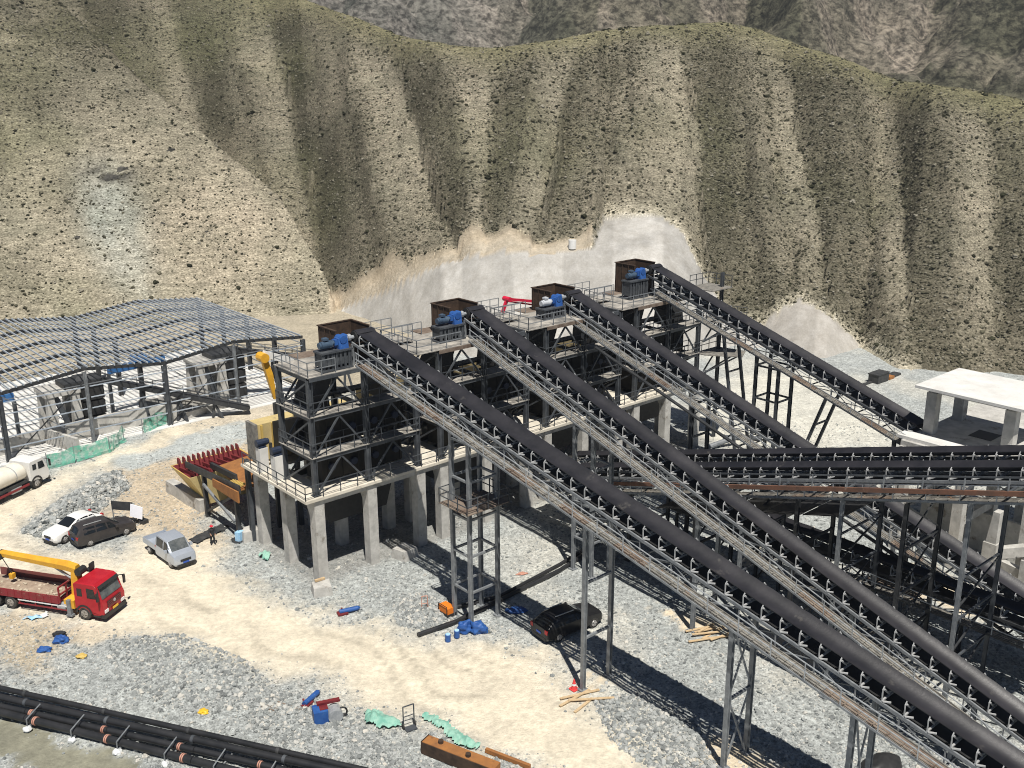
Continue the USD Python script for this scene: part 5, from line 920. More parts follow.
hv_ = lambda az: np.array([math.sin(math.radians(az)), math.cos(math.radians(az)), 0]); rt = lambda az: np.array([math.cos(math.radians(az)), -math.sin(math.radians(az)), 0])
VAN = [(2.35, .30, .62, .70, .70, .70, .55), (2.15, .24, .85, .98, .86, .84, .72), (1.25, .22, .98, 1.10, .92, .90, .74), (.95, .22, 1.0, 1.18, .92, .91, .74), (.25, .22, 1.02, 1.66, .93, .92, .70), (-.5, .22, 1.03, 1.74, .93, .92, .72), (-1.7, .22, 1.04, 1.72, .93, .92, .70), (-2.1, .24, 1.04, 1.60, .92, .90, .66), (-2.4, .30, 1.02, 1.10, .88, .86, .66)]
az = 45; mid = (px(91, 546) + px(126, 535)) / 2
car('parked_van', 'dark grey people carrier parked tail towards the viewer beside the white car', 'car', mid - rt(az) * .85, az, VAN, 'car_dark', (1.45, -1.45), .33, .92, [(.72, .08, .02, .3), (-.02, -.85, -.85, -.1), (-.95, -1.85, -1.8, -.95)], (1.02, .28), (-2.34, -2.05), rack=(-.3, -1.7, 1.73))
SED = [(2.2, .30, .60, .68, .66, .66, .5), (2.0, .22, .78, .90, .84, .82, .7), (1.0, .20, .92, 1.0, .89, .87, .72), (.75, .20, .93, 1.06, .89, .88, .72), (.0, .20, .95, 1.42, .90, .88, .62), (-.6, .20, .96, 1.48, .90, .88, .63), (-1.3, .20, .97, 1.40, .90, .87, .62), (-1.85, .22, .98, 1.10, .88, .85, .64), (-2.15, .28, .95, 1.0, .84, .81, .62)]
az = -150; left = -rt(az)
car('parked_car', 'white hatchback parked nose towards the viewer beside the dark van', 'car', px(67, 542) - hv_(az) * 1.35 - left * .85, az, SED, 'white_paint', (1.35, -1.3), .32, .89, [(.5, -.05, -.1, .1), (-.15, -.85, -.85, -.15), (-.95, -1.5, -1.35, -.95)], (.85, .05), (-1.95, -1.35), k_=1.13)
az = 54; mid = (px(558, 641.5) + px(592.6, 627.5)) / 2
SUV = [(2.4, .32, .66, .74, .72, .72, .55), (2.2, .26, .88, 1.0, .88, .86, .74), (1.2, .24, 1.02, 1.12, .94, .92, .76), (.9, .24, 1.03, 1.18, .94, .93, .76), (.2, .24, 1.05, 1.60, .95, .93, .68), (-.6, .24, 1.06, 1.67, .95, .93, .70), (-1.6, .24, 1.07, 1.58, .95, .92, .68), (-2.15, .27, 1.07, 1.25, .93, .90, .70), (-2.4, .34, 1.02, 1.08, .88, .86, .66)]
car('parked_car', 'black estate car parked in the shadow of the foremost conveyor', 'car', mid - rt(az) * .88, az, SUV, 'car_black', (1.5, -1.45), .36, .94, [(.65, .05, .0, .25), (-.05, -.9, -.9, -.1), (-1.0, -1.75, -1.6, -1.0)], (1.0, .25), (-2.28, -1.7), rack=(.0, -1.5, 1.64))
az = 135; mid = (px(173, 568) + px(151, 553)) / 2
PK = [(2.25, .34, .62, .70, .70, .70, .55), (2.12, .28, .90, 1.02, .80, .79, .7), (1.75, .26, 1.0, 1.12, .83, .82, .70), (1.55, .26, 1.03, 1.2, .83, .82, .70), (1.05, .26, 1.06, 1.78, .83, .82, .66), (.4, .26, 1.08, 1.86, .83, .82, .68), (-.35, .26, 1.08, 1.84, .83, .82, .68), (-.52, .28, 1.06, 1.70, .82, .81, .66)]
t = car('parked_pickup', 'silver double-cab pickup with empty flat bed', 'pickup', mid - rt(az) * .80, az, PK, 'silver', (1.55, -1.55), .31, .82, [(1.45, .72, .72, 1.1), (.62, -.3, -.3, .6)], (1.6, 1.08), (-.515, -.52), glass='glass_sheen', k_=1.17)
part(t, 'bed_floor', B().box((-2.35, -.78, .66), (-.56, .78, .72)), 'silver')
for a, b_ in (((-2.35, -.82), (-.56, -.77)), ((-2.35, .77), (-.56, .82)), ((-2.4, -.82), (-2.35, .82)), ((-.6, -.76), (-.56, .76))): part(t, 'bed_side', B().box((*a, .62), (*b_, 1.04)), 'silver')
part(t, 'chassis', B().box((-2.3, -.5, .34), (-.5, .5, .62)), 'plastic_black')

# red crane lorry
az = 105.5; fw = px(85.6, 620); t = thing('crane_lorry', 'red crane lorry with yellow boom folded over its loaded bed', 'lorry', fw - rt(az) * 1.2 - hv_(az) * 5.2, 90 - az)
wheelset(t, (5.2, -1.2, -2.55), 1.22, .50, .30, 'rim_dusty', twin=(-1.2, -2.55))
cabp = [(6.85, .55), (6.88, 1.35), (6.72, 1.75), (6.42, 2.72), (6.2, 2.92), (4.75, 2.95), (4.55, 2.85), (4.5, .95), (4.7, .75), (5.75, .75), (6.0, .5)]
b = B(); ws = (-1.2, -1.14, 1.14, 1.2)
b.loft([[(x + (0 if abs(y) > 1.17 else 0), y, zz - (.05 if (abs(y) > 1.17 and zz > 2.8) else 0)) for x, zz in cabp] for y in ws]); part(t, 'cab', b, 'red_paint', smooth=30)
part(t, 'windscreen', B().plate([(6.76, -1.05, 1.76), (6.76, 1.05, 1.76), (6.47, .98, 2.66), (6.47, -.98, 2.66)], .03, (-1, 0, -.3)), 'glass_sheen'); part(t, 'sun_visor', B().plate([(6.5, -1.1, 2.78), (6.5, 1.1, 2.78), (6.66, 1.1, 2.62), (6.66, -1.1, 2.62)], .03), 'plastic_black')
for s in (-1, 1):
    part(t, 'side_window', B().plate([(5.6, s * 1.215, 1.82), (6.35, s * 1.215, 1.82), (6.22, s * 1.215, 2.55), (5.6, s * 1.215, 2.6)], .02, (0, -s, 0)), 'glass_dark'); part(t, 'side_window', B().plate([(4.78, s * 1.215, 1.9), (5.2, s * 1.215, 1.9), (5.2, s * 1.215, 2.5), (4.78, s * 1.215, 2.5)], .02, (0, -s, 0)), 'glass_dark')
    part(t, 'mirror', B().bar((6.55, s * 1.2, 2.6), (6.75, s * 1.5, 2.5), .05).box((6.68, s * 1.42, 1.85), (6.78, s * 1.62, 2.5)), 'plastic_black'); part(t, 'headlight', B().box((6.86, s * .72, .72), (6.92, s * 1.1, .95)), 'lamp_clear')
    part(t, 'step', B().box((5.95, s * .95, .38), (6.6, s * 1.23, .50)), 'plastic_black')
    b = B(); an = np.linspace(0, math.pi, 9); b.loft([[(5.2 + q * math.cos(a), s * 1.225, .55 + q * math.sin(a)) for q in (.54, .68)] + [(5.2 + q * math.cos(a), s * 1.0, .55 + q * math.sin(a)) for q in (.68, .54)] for a in an]); part(t, 'mudguard', b, 'plastic_black')
part(t, 'grille', B().box((6.885, -.75, 1.05), (6.915, .75, 1.5)), 'plastic_black'); part(t, 'emblem', B().tube((6.915, 0, 1.28), (6.94, 0, 1.28), .13, 12), 'galvanised')
for k in range(3): part(t, 'grille_bar', B().box((6.915, -.72, 1.12 + k * .13), (6.93, .72, 1.16 + k * .13)), 'red_dull')
part(t, 'bumper', B().box((6.62, -1.22, .32), (6.93, 1.22, .62)), 'plastic_black'); part(t, 'number_plate', B().box((6.932, -.3, .66), (6.95, .3, .84)), 'plate_yellow')
part(t, 'chassis', B().box((-4.0, -.45, .72), (6.3, .45, 1.0)), 'plastic_black')
part(t, 'bed_floor', B().box((-4.0, -1.2, 1.12), (3.15, 1.2, 1.24)), 'red_dull')
m_ = [[(x, y, 1.25 + .12 * (1 - (y / 1.2) ** 2) * (1 + .5 * math.sin(x * 2.3 + y * 3))) for y in np.linspace(-1.14, 1.14, 9)] + [(x, y, 1.243) for y in np.linspace(1.14, -1.14, 9)] for x in np.linspace(-3.9, 2.9, 22)]
part(t, 'sand_load', B().loft(m_), 'load_dirt', smooth=40)
r = np.random.default_rng(3); b = B()
for k in range(40): x, y = r.uniform(-3.6, 2.7), r.uniform(-1.0, 1.0); v, f = blob(100 + k, 1, .5, .6); b.add(v * r.uniform(.06, .14) + [x, y, 1.38], f)
part(t, 'rubble_load', b, 'rock_tan', kind='stuff')
for s in (-1, 1):
    hgt = 1.85 if s > 0 else 1.62
    part(t, 'bed_side', B().box((-4.0, s * 1.18, 1.0), (3.15, s * 1.24, hgt)), 'bed_brown' if s > 0 else 'red_dull')
    for k in range(12): part(t, 'side_rib', B().box((-3.9 + k * .63, s * 1.24, 1.02), (-3.82 + k * .63, s * 1.27, hgt - .03)), 'red_dull')
    for zz in (.55, .85): part(t, 'guard_rail', B().bar((-.5, s * 1.18, zz), (3.9, s * 1.18, zz), .05, .1), 'red_dull' if zz < .7 else 'white_paint')
    for x in (-.4, 1.0, 2.4, 3.8): part(t, 'guard_post', B().bar((x, s * 1.16, .5), (x, s * 1.16, 1.1), .07), 'red_dull')
b = B()
for y in (-1.2, -.4, .4, 1.2): b.bar((3.2, y, 1.1), (3.2, y, 2.3), .1)
for zz in (1.7, 2.3): b.bar((3.2, -1.2, zz), (3.2, 1.2, zz), .1)
part(t, 'headboard', b, 'red_dull')
part(t, 'crane_base', B().box((3.45, -1.1, .7), (4.3, 1.1, 1.35)), 'crane_yellow'); part(t, 'crane_column', B().loft([[(3.9 + x * k, y * k, zz) for x, y in ((-.3, -.32), (.3, -.32), (.3, .32), (-.3, .32))] for zz, k in ((1.35, 1.1), (2.6, .9), (3.3, .75))]), 'crane_yellow')
part(t, 'crane_boom', B().loft([[(x, y * k, zz + q * k) for y, q in ((-.22, -.26), (.22, -.26), (.26, .1), (.16, .28), (-.16, .28), (-.26, .1))] for x, zz, k in ((4.1, 3.35, 1.1), (3.3, 3.5, 1.15), (.8, 3.62, .95), (-2.4, 3.78, .82), (-2.7, 3.72, .6))]), 'crane_yellow')
part(t, 'boom_head', B().tube((-2.6, -.3, 3.6), (-2.6, .3, 3.6), .34, 10), 'plastic_black'); part(t, 'hook_rope', B().tube((-2.5, 0, 3.4), (-1.9, .1, 2.15), .03), 'plastic_black'); part(t, 'hook_block', B().box((-2.05, -.1, 1.75), (-1.75, .25, 2.15)), 'crane_yellow')
part(t, 'lift_ram', B().tube((3.9, .0, 2.3), (2.0, 0, 3.3), .1), 'galvanised'); part(t, 'winch', B().tube((4.35, -.35, 3.25), (4.35, .35, 3.25), .3, 10), 'plastic_black')
part(t, 'control_seat', B().box((4.3, .45, 2.95), (4.75, .95, 3.1)).box((4.7, .45, 3.1), (4.8, .95, 3.6)), 'plastic_black')
for s in (-1, 1): part(t, 'outrigger', B().box((3.75, s * 1.0, .25), (4.05, s * 1.24, 1.4)).box((3.65, s * .95, .12), (4.15, s * 1.28, .25)), 'steel_light')
part(t, 'spare_tank', B().tube((2.9, -.95, .75), (3.6, -.95, .75), .28, 12), 'galvanised')

# white water tanker
az = 19; fw = px(38, 488); t = thing('tanker_lorry', 'white tanker lorry with cream tank at the left edge', 'tanker', fw - rt(az) * 1.2 - hv_(az) * 4.6, 90 - az)
wheelset(t, (4.6, -.9, -2.2), 1.2, .50, .30, 'rim', twin=(-.9, -2.2))
cabp = [(6.2, .6), (6.25, 1.35), (6.05, 1.8), (5.72, 2.65), (5.5, 2.82), (4.2, 2.86), (4.0, 2.78), (3.95, .95), (5.2, .8), (5.4, .55)]
b = B(); b.loft([[(x, y, zz - (.05 if (abs(y) > 1.17 and zz > 2.7) else 0)) for x, zz in cabp] for y in (-1.2, -1.14, 1.14, 1.2)]); part(t, 'cab', b, 'white_paint', smooth=30)
part(t, 'windscreen', B().plate([(6.09, -1.05, 1.82), (6.09, 1.05, 1.82), (5.77, .98, 2.6), (5.77, -.98, 2.6)], .03, (-1, 0, -.3)), 'glass_dark')
for s in (-1, 1):
    part(t, 'side_window', B().plate([(5.0, s * 1.215, 1.8), (5.8, s * 1.215, 1.8), (5.6, s * 1.215, 2.5), (5.0, s * 1.215, 2.5)], .02, (0, -s, 0)), 'glass_dark'); part(t, 'side_window', B().plate([(4.3, s * 1.215, 1.9), (4.75, s * 1.215, 1.9), (4.75, s * 1.215, 2.45), (4.3, s * 1.215, 2.45)], .02, (0, -s, 0)), 'glass_dark')
    part(t, 'mirror', B().bar((5.9, s * 1.2, 2.55), (6.15, s * 1.5, 2.5), .05).box((6.08, s * 1.42, 1.8), (6.18, s * 1.62, 2.45)), 'plastic_black'); part(t, 'side_guard', B().bar((.1, s * 1.15, .75), (3.7, s * 1.15, .75), .06, .22), 'red_dull'); part(t, 'headlight', B().box((6.22, s * .75, .75), (6.28, s * 1.1, .98)), 'lamp_clear')
    b = B(); an = np.linspace(0, math.pi, 9); b.loft([[(4.6 + q * math.cos(a), s * 1.22, .55 + q * math.sin(a)) for q in (.54, .72)] + [(4.6 + q * math.cos(a), s * .98, .55 + q * math.sin(a)) for q in (.72, .54)] for a in an]); part(t, 'mudguard', b, 'plastic_black')
part(t, 'bumper', B().box((6.0, -1.2, .35), (6.3, 1.2, .72)), 'plastic_black'); part(t, 'chassis', B().box((-3.6, -.45, .72), (5.6, .45, 1.02)), 'plastic_black')
an = np.linspace(0, 2 * math.pi, 25)[:-1]
part(t, 'tank', B().loft([[(x, 1.18 * k * math.cos(a), 1.98 + .86 * k * math.sin(a)) for a in an] for x, k in ((3.75, .82), (3.6, .98), (3.4, 1), (-3.4, 1), (-3.6, .98), (-3.75, .82))]), 'tank_cream', smooth=40)
for x in (2.4, 0, -2.4): part(t, 'tank_band', B().loft([[(x + d, 1.20 * math.cos(a), 1.98 + .875 * math.sin(a)) for a in an] for d in (-.05, .05)], caps=False), 'galvanised', smooth=40)
part(t, 'manhole', B().tube((1.2, 0, 2.8), (1.2, 0, 2.96), .35, 14), 'white_paint'); part(t, 'tank_skirt', B().box((-3.5, -1.1, 1.0), (3.6, 1.1, 1.25)), 'steel_dark')
part(t, 'fuel_tank', B().box((1.6, -1.15, .5), (2.8, -.7, .95)), 'galvanised')
# ---------------------------------------------------------------- the man in the red helmet
def person(name, label, pos, az):
    t = thing(name, label, 'person', pos, 90 - az); M = manifold3d.Manifold
    J = dict(pel=(0, 0, .93, .15), wai=(.0, 0, 1.10, .135), che=(.02, 0, 1.30, .155), nek=(.0, 0, 1.47, .06), hed=(.03, 0, 1.60, .095), top=(.02, 0, 1.65, .09),
             sl=(.0, .19, 1.40, .07), sr=(.0, -.19, 1.40, .07), el=(.06, .27, 1.15, .05), er=(.10, -.26, 1.14, .05), wl=(.22, .2, .98, .036), wr=(.30, -.16, 1.02, .036),
             hl=(.0, .09, .90, .095), hr=(.0, -.09, .90, .095), kl=(.05, .12, .50, .065), kr=(.0, -.12, .50, .065), al=(.0, .15, .09, .048), ar=(-.06, -.14, .09, .048), tl=(.17, .17, .05, .04), tr=(.11, -.15, .05, .04))
    def ball(j): x, y, z, r = J[j]; return M.sphere(r, 14).translate((x, y, z))
    bones = [('pel', 'wai'), ('wai', 'che'), ('che', 'sl'), ('che', 'sr'), ('sl', 'el'), ('sr', 'er'), ('el', 'wl'), ('er', 'wr'), ('pel', 'hl'), ('pel', 'hr'), ('hl', 'kl'), ('hr', 'kr'), ('kl', 'al'), ('kr', 'ar'), ('al', 'tl'), ('ar', 'tr'), ('che', 'nek'), ('nek', 'hed'), ('hed', 'top')]
    body = M()
    for a, b in bones: body = body + M.batch_hull([ball(a), ball(b)])
    for w_, s in (('wl', 1), ('wr', -1)):
        x, y, z, r = J[w_]; palm = np.array([x + .05, y, z - .03]); body = body + M.batch_hull([M.sphere(.03, 8).translate((x, y, z)), M.sphere(.026, 8).translate(tuple(palm + [.03, .02, -.01])), M.sphere(.026, 8).translate(tuple(palm + [.03, -.02, -.01]))])
        for k in range(4):
            p0 = palm + [.035, -.03 + .02 * k, -.01]; p1 = p0 + [.035 + .004 * (k in (1, 2)), 0, -.012]; p2 = p1 + [.018, 0, -.028]
            body = body + M.batch_hull([M.sphere(.0095, 8).translate(tuple(p0)), M.sphere(.009, 8).translate(tuple(p1))]) + M.batch_hull([M.sphere(.009, 8).translate(tuple(p1)), M.sphere(.008, 8).translate(tuple(p2))])
        p0 = palm + [0, s * -.025, 0]; p1 = p0 + [.03, s * -.025, -.01]; body = body + M.batch_hull([M.sphere(.011, 8).translate(tuple(p0)), M.sphere(.009, 8).translate(tuple(p1))])
    x, y, z, r = J['hed']; body = body + M.batch_hull([M.sphere(.016, 6).translate((x + .095, 0, z - .01)), M.sphere(.014, 6).translate((x + .08, 0, z + .035))])
    for s in (-1, 1): body = body + M.sphere(.022, 6).scale((1, .5, 1.4)).translate((x, s * .095, z - .005))
    m = body.refine_to_length(.03).to_mesh(); tmsh = trimesh.Trimesh(m.vert_properties[:, :3], m.tri_verts); trimesh.smoothing.filter_taubin(tmsh, iterations=6)
    V = tmsh.vertices; fc = V[tmsh.faces].mean(1); skin = ((fc[:, 2] > 1.475) | ((fc[:, 0] > .235) & (fc[:, 2] > .8) & (fc[:, 2] < 1.15)))
    bd = part(t, 'body', (np.array(V), np.array(tmsh.faces)), 'skin', smooth=True)
    n = tmsh.vertex_normals; inf = V + n * .012; part(bd, 'work_clothes', (np.array(inf), np.array(tmsh.faces[~skin])), 'cloth_dark', smooth=True)
    dome = trimesh.creation.icosphere(3, .125); v = np.array(dome.vertices); f = np.array(dome.faces)[(v[dome.faces][:, :, 2].mean(1) > -.01)]; hb = B(); hb.add(v * [1.1, 1, .95] + [x, 0, z + .05], f); hb.tube((x + .03, 0, z + .045), (x + .03, 0, z + .055), .16, 18); part(t, 'helmet', hb, 'helmet', smooth=40)
    for s in (-1, 1): part(t, 'eye', B().tm(trimesh.creation.icosphere(1, .012), (x + .088, s * .035, z + .015)), 'plastic_black')
person('person', 'person in dark work clothes and red helmet standing beside the platform', px(213, 544), 150)

# ---------------------------------------------------------------- pipes at the bottom left
t = thing('pipe_rack', 'bundle of four long black pipes on low brackets along the grey wet strip', 'pipeline', (0, 0, 0), 0)
PL = [((0, 688), (160, 724), .62, .175), ((0, 697), (160, 732), .60, .21), ((0, 706), (160, 742), .42, .185), ((0, 712), (160, 752), .36, .225)]
PE = []
for (a, c, zz, r_) in PL: A_, C_ = px(*a, zz), px(*c, zz); PE.append((A_, (C_ - A_) / np.linalg.norm(C_ - A_), zz, r_))
def along(k, s): return PE[k][0] + PE[k][1] * s
for k in range(4):
    s = -16.0
    while s < 26:
        s2 = s + 6.0; part(t, 'pipe', B().tube(along(k, s + .02), along(k, s2 - .02), PE[k][3], 14), 'hdpe', smooth=40); s = s2
        if k < 2: part(t, 'coupling', B().tube(along(k, s - .1), along(k, s + .1), PE[k][3] + .03, 14), 'steel' if k else 'board_dark', smooth=40)
for k, s in enumerate(np.arange(-14.0, 24, 3.3)):
    nr = np.array([-PE[3][1][1], PE[3][1][0], 0]); p = along(3, s); g = lambda off, z_: p * [1, 1, 0] + nr * off + [0, 0, z_]
    part(t, 'bracket', B().path([g(-.42, 0), g(-.42, .7), g(.75, 1.0)], .04, 6).bar(g(-.42, .12), g(2.0, .3), .08), 'steel_light')
    v, f = blob(40 + k, 1, .7, .4); part(t, 'footing', B().add(v * .26 + g(-.45, .04), f), 'sack_white')
for s in np.arange(-14.2, 24, 5.3):
    for k in (2, 3): q = s + k * .35; part(t, 'flange', B().tube(along(k, q - .10), along(k, q - .03), PE[k][3] + .035, 14).tube(along(k, q + .02), along(k, q + .09), PE[k][3] + .035, 14), 'flange', smooth=40)

# black pipes across the yard
def ground_pipe(label, pts, r_, m='hdpe'):
    P = [px(*p) for p in pts]; t = thing('ground_pipe', label, 'pipe', P[0], 0)
    for a, c in zip(P[:-1], P[1:]): part(t, 'pipe_length', B().tube(tuple(a - P[0] + [0, 0, r_]), tuple(c - P[0] + [0, 0, r_]), r_, 10), m, smooth=40)
ground_pipe('black pipe lying from the blue bags across to the second conveyor, rear one', [(452, 610), (500, 598), (560, 566), (622, 528)], .15); ground_pipe('black pipe lying across the yard in front of its twin', [(418, 637), (455, 624), (498, 603), (560, 572), (585, 556)], .17)
ground_pipe('thin pale pipe leaning along the second conveyor trestle', [(612, 560), (640, 545), (668, 530)], .1, 'steel_light')

# ---------------------------------------------------------------- loose things
def lump(seed, sx, sy, sz, sub=2, rough=.35):
    m = trimesh.creation.icosphere(3, 1.0); v = np.array(m.vertices); v = v * (1 + (meshkit.fbm(v * 1.6 + seed * 7.3, 3, seed) - .5) * 1.6 * rough * 2)[:, None]; v[:, 2] = np.maximum(v[:, 2], -.65); return v * [sx, sy, sz] + [0, 0, sz * .6], np.array(m.faces)
def crumple(name, label, cat, at, sx, sy, sz, m, seed, rough=.4, rot=0): solo(name, label, cat, lump(seed, sx, sy, sz, 3, rough), m, at, rot, smooth=50)
def sheet(name, label, cat, poly, m, seed, hgt=.25):
    P = np.array([px(*q)[:2] for q in poly]); c = P.mean(0); lo, hi = P.min(0), P.max(0); gx, gy = np.meshgrid(np.arange(lo[0], hi[0] + .15, .13), np.arange(lo[1], hi[1] + .15, .13)); q = np.stack([gx.ravel(), gy.ravel()], 1); ins = sdist(q, P) > -.06 * np.sin(q[:, 0] * 9)
    zz = .05 + hgt * np.clip(sdist(q, P) * 2, 0, 1) * meshkit.noise(np.c_[q * 1.9, q[:, :1] * 0], seed) + (.10 + hgt * .35) * np.abs(meshkit.fbm(np.c_[q * 2.6, q[:, :1] * 0], 3, seed + 1) - .5) * 3; i = np.arange(len(q)).reshape(gx.shape)
    f = np.stack([i[:-1, :-1], i[:-1, 1:], i[1:, 1:], i[1:, :-1]], -1).reshape(-1, 4); f = np.vstack([f[:, [0, 1, 2]], f[:, [0, 2, 3]]]); f = f[ins[f].all(1)]; k, inv = np.unique(f, return_inverse=True)
    solo(name, label, cat, (np.c_[q - c, zz][k], inv.reshape(-1, 3)), m, (c[0], c[1], 0), 0, smooth=True)
sheet('green_net', 'crumpled mint green net heaped left of the small steel frame', 'net', [(362, 714), (376, 710), (400, 722), (402, 728), (384, 731), (366, 726)], 'mint', 3, .5)
sheet('green_net', 'trailing mint green net running down to the rusty beam', 'net', [(418, 717), (430, 714), (446, 722), (462, 734), (482, 746), (476, 753), (455, 746), (440, 731)], 'mint', 5, .4)
sheet('green_net', 'scrap of mint green net on rubble above the pipe bundle', 'net', [(200, 686), (214, 682), (230, 684), (228, 688), (206, 689)], 'mint', 7, .2)
sheet('green_net', 'small mint green net at the foot of the platform columns', 'net', [(258, 556), (266, 552), (273, 555), (270, 562), (262, 561)], 'mint', 8, .5)
sheet('blue_sheet', 'light blue and white sheeting beside the crane lorry', 'sheeting', [(22, 620), (34, 616), (48, 615), (44, 619), (30, 622)], 'light_blue', 11, .3); sheet('white_sheet', 'white sheeting scrap next to the light blue one', 'sheeting', [(36, 617), (48, 613), (50, 617), (42, 620)], 'sack_white', 12, .3)
crumple('blue_bag', 'crumpled blue bag left of its twin by the ladder tower foot', 'bag', px(466, 631), .55, .4, .55, 'blue', 21); crumple('blue_bag', 'crumpled blue bag right of its twin by the ladder tower foot', 'bag', px(478, 632), .6, .45, .5, 'blue', 22)
crumple('blue_bag', 'blue tarp bundle lying in the conveyor shadow', 'bag', px(515, 612), .7, .4, .2, 'blue', 23); crumple('blue_bag', 'dark and blue bundle on rubble below the crane lorry', 'bag', px(61, 642), .45, .35, .3, 'blue', 24); crumple('blue_bag', 'flat blue bundle farther down left of the yellow scrap', 'bag', px(44, 651), .5, .28, .2, 'blue', 25); crumple('dark_bundle', 'dark bundle beside the blue one below the crane lorry', 'bundle', px(60, 636), .45, .25, .25, 'cloth_dark', 26)
crumple('yellow_scrap', 'small yellow scrap on tan rubble near the crane lorry', 'scrap', px(81, 657), .35, .28, .12, 'yellow', 27); crumple('yellow_scrap', 'small yellow scrap above the pipe bundle', 'scrap', px(203, 713), .3, .26, .15, 'plate_yellow', 28)
for k, (p, m, lab) in enumerate((((448, 641), 'blue', 'small blue canister left of the blue drum'), ((457, 637), 'blue', 'small blue drum with pale lid'))):
    t = thing('blue_drum', lab, 'drum', px(*p)); part(t, 'drum', B().tube((0, 0, 0), (0, 0, .5), .2, 14), m, smooth=40); part(t, 'lid', B().tube((0, 0, .5), (0, 0, .56), .16, 12), 'light_blue')
t = thing('site_generator', 'orange and black generator beside the black pipe end', 'generator', px(447, 615)); part(t, 'cover', B().box((-.55, -.35, .35), (.55, .35, .8)), 'orange'); part(t, 'base', B().box((-.6, -.4, .05), (.6, .4, .35)), 'plastic_black'); part(t, 'handle', B().path([(-.5, -.38, .35), (-.5, -.38, .95), (.5, -.38, .95), (.5, -.38, .35)], .03), 'plastic_black')
for k, (p, z, lab) in enumerate((((350, 612), 25, 'blue gas cylinder with rusty carrier lying on the gravel'), ((312, 700), 65, 'blue gas cylinder lying beside the welding set'))):
    t = thing('gas_cylinder', lab, 'gas cylinder', px(*p), z); part(t, 'cylinder', B().tube((-.8, 0, .2), (.6, 0, .2), .17, 12).tube((.6, 0, .2), (.78, 0, .2), .17, 12, .06), 'blue', smooth=40); part(t, 'carrier', B().box((-.95, -.3, .02), (-.2, .25, .14)).bar((-.9, -.25, .1), (-.5, .3, .3), .1), 'maroon'); part(t, 'valve', B().tube((.78, 0, .2), (.92, 0, .2), .04), 'galvanised')
t = thing('welding_set', 'blue welding set with silver drum and maroon tray by the rusty bars', 'welding machine', px(327, 722), 20); part(t, 'case', B().box((-.8, -.45, .1), (.05, .45, 1.05)), 'blue'); part(t, 'drum', B().tube((.5, -.4, .5), (.5, .4, .5), .45, 16), 'galvanised', smooth=40); part(t, 'tray', B().box((-.5, .25, 1.06), (.9, .55, 1.2)).box((-.4, -.25, 1.06), (.1, .2, 1.1)), 'maroon'); part(t, 'cable_coil', B().path([(.95 + .32 * math.cos(a), .1, .42 + .32 * math.sin(a)) for a in np.linspace(0, 6.28, 14)], .06), 'plastic_black')
for k, (a, c, lab) in enumerate((((260, 705), (318, 727), 'upper rusty bar of the pair pointing at the welding set'), ((262, 709), (330, 731), 'lower rusty bar of the pair pointing at the welding set'), ((278, 704), (312, 716), 'short rusty bar lying above the pair'), ((334, 725), (352, 733), 'short rusty bar right of the welding set'))):
    A_, C_ = px(*a), px(*c); solo('steel_bar', lab, 'steel bar', B().bar((0, 0, .14), tuple(C_ - A_ + [0, 0, .14]), .1, .12), 'walk_rust', A_, 0)
t = thing('hand_cart', 'small upright steel cart frame between the green nets', 'cart', px(409, 727), 30); part(t, 'frame', B().path([(-.35, 0, .1), (-.35, 0, 1.5), (.35, 0, 1.5), (.35, 0, .1)], .04).path([(-.35, 0, .8), (.35, 0, .8)], .03), 'steel'); part(t, 'toe_plate', B().box((-.35, -.5, .05), (.35, 0, .1)), 'steel')
for s in (-1, 1): part(t, 'wheel', B().tube((s * .42, 0, .18), (s * .34, 0, .18), .18, 12), 'tyre')
A_, C_ = px(426, 750), px(482, 772); d_ = C_ - A_
t = thing('box_girder', 'rusty orange steel box girder at the bottom edge', 'girder', A_, math.degrees(math.atan2(d_[1], d_[0]))); L_ = np.linalg.norm(d_) + 1
part(t, 'girder', B().box((0, -.36, .08), (L_, .36, .8)), 'rust_orange'); part(t, 'web', B().box((-.02, -.4, 0), (L_, -.361, .77)), 'rust'); part(t, 'end_plate', B().box((-.06, -.4, 0), (-.021, .4, .83)), 'rust')
for x, y in ((1.0, .1), (3.0, -.1)): part(t, 'lug', B().tube((x, y, .8), (x, y, .98), .16, 8), 'rust')
A_, C_ = px(486, 752), px(530, 769); solo('steel_beam', 'thin rusty beam lying along the edge of the pale track', 'beam', B().bar((0, 0, .15), tuple(C_ - A_ + [0, 0, .15]), .2, .25), 'rust_orange', A_, 0)
t = thing('traffic_cone', 'red traffic cone beside the two-legged trestle foot', 'traffic cone', px(574, 689)); part(t, 'cone', B().tube((0, 0, .05), (0, 0, .72), .2, 12, .04), 'cone_red', smooth=40); part(t, 'base', B().box((-.26, -.26, 0), (.26, .26, .05)), 'cone_red'); part(t, 'band', B().tube((0, 0, .3), (0, 0, .42), .155, 12, .128, caps=False), 'sack_white')
for k, (p, lab, s) in enumerate((((322, 592), 'pale concrete footing block in front of the corner column', (.75, .75, .7)), ((250, 538), 'pale concrete block with blue box left of the platform', (.8, .7, .9)), ((405, 556), 'concrete block in the shadow between the columns', (.8, .8, .8)))):
    solo('footing_block', lab, 'concrete block', B().hexa([(-s[0], -s[1], -.1), (s[0], -s[1], -.1), (s[0], s[1], -.1), (-s[0], s[1], -.1), (-s[0] * .9, -s[1] * .85, s[2]), (s[0] * .85, -s[1] * .9, s[2] * .95), (s[0] * .9, s[1] * .85, s[2]), (-s[0] * .85, s[1] * .9, s[2] * .9)]), 'concrete', px(*p), 20 + k * 15)
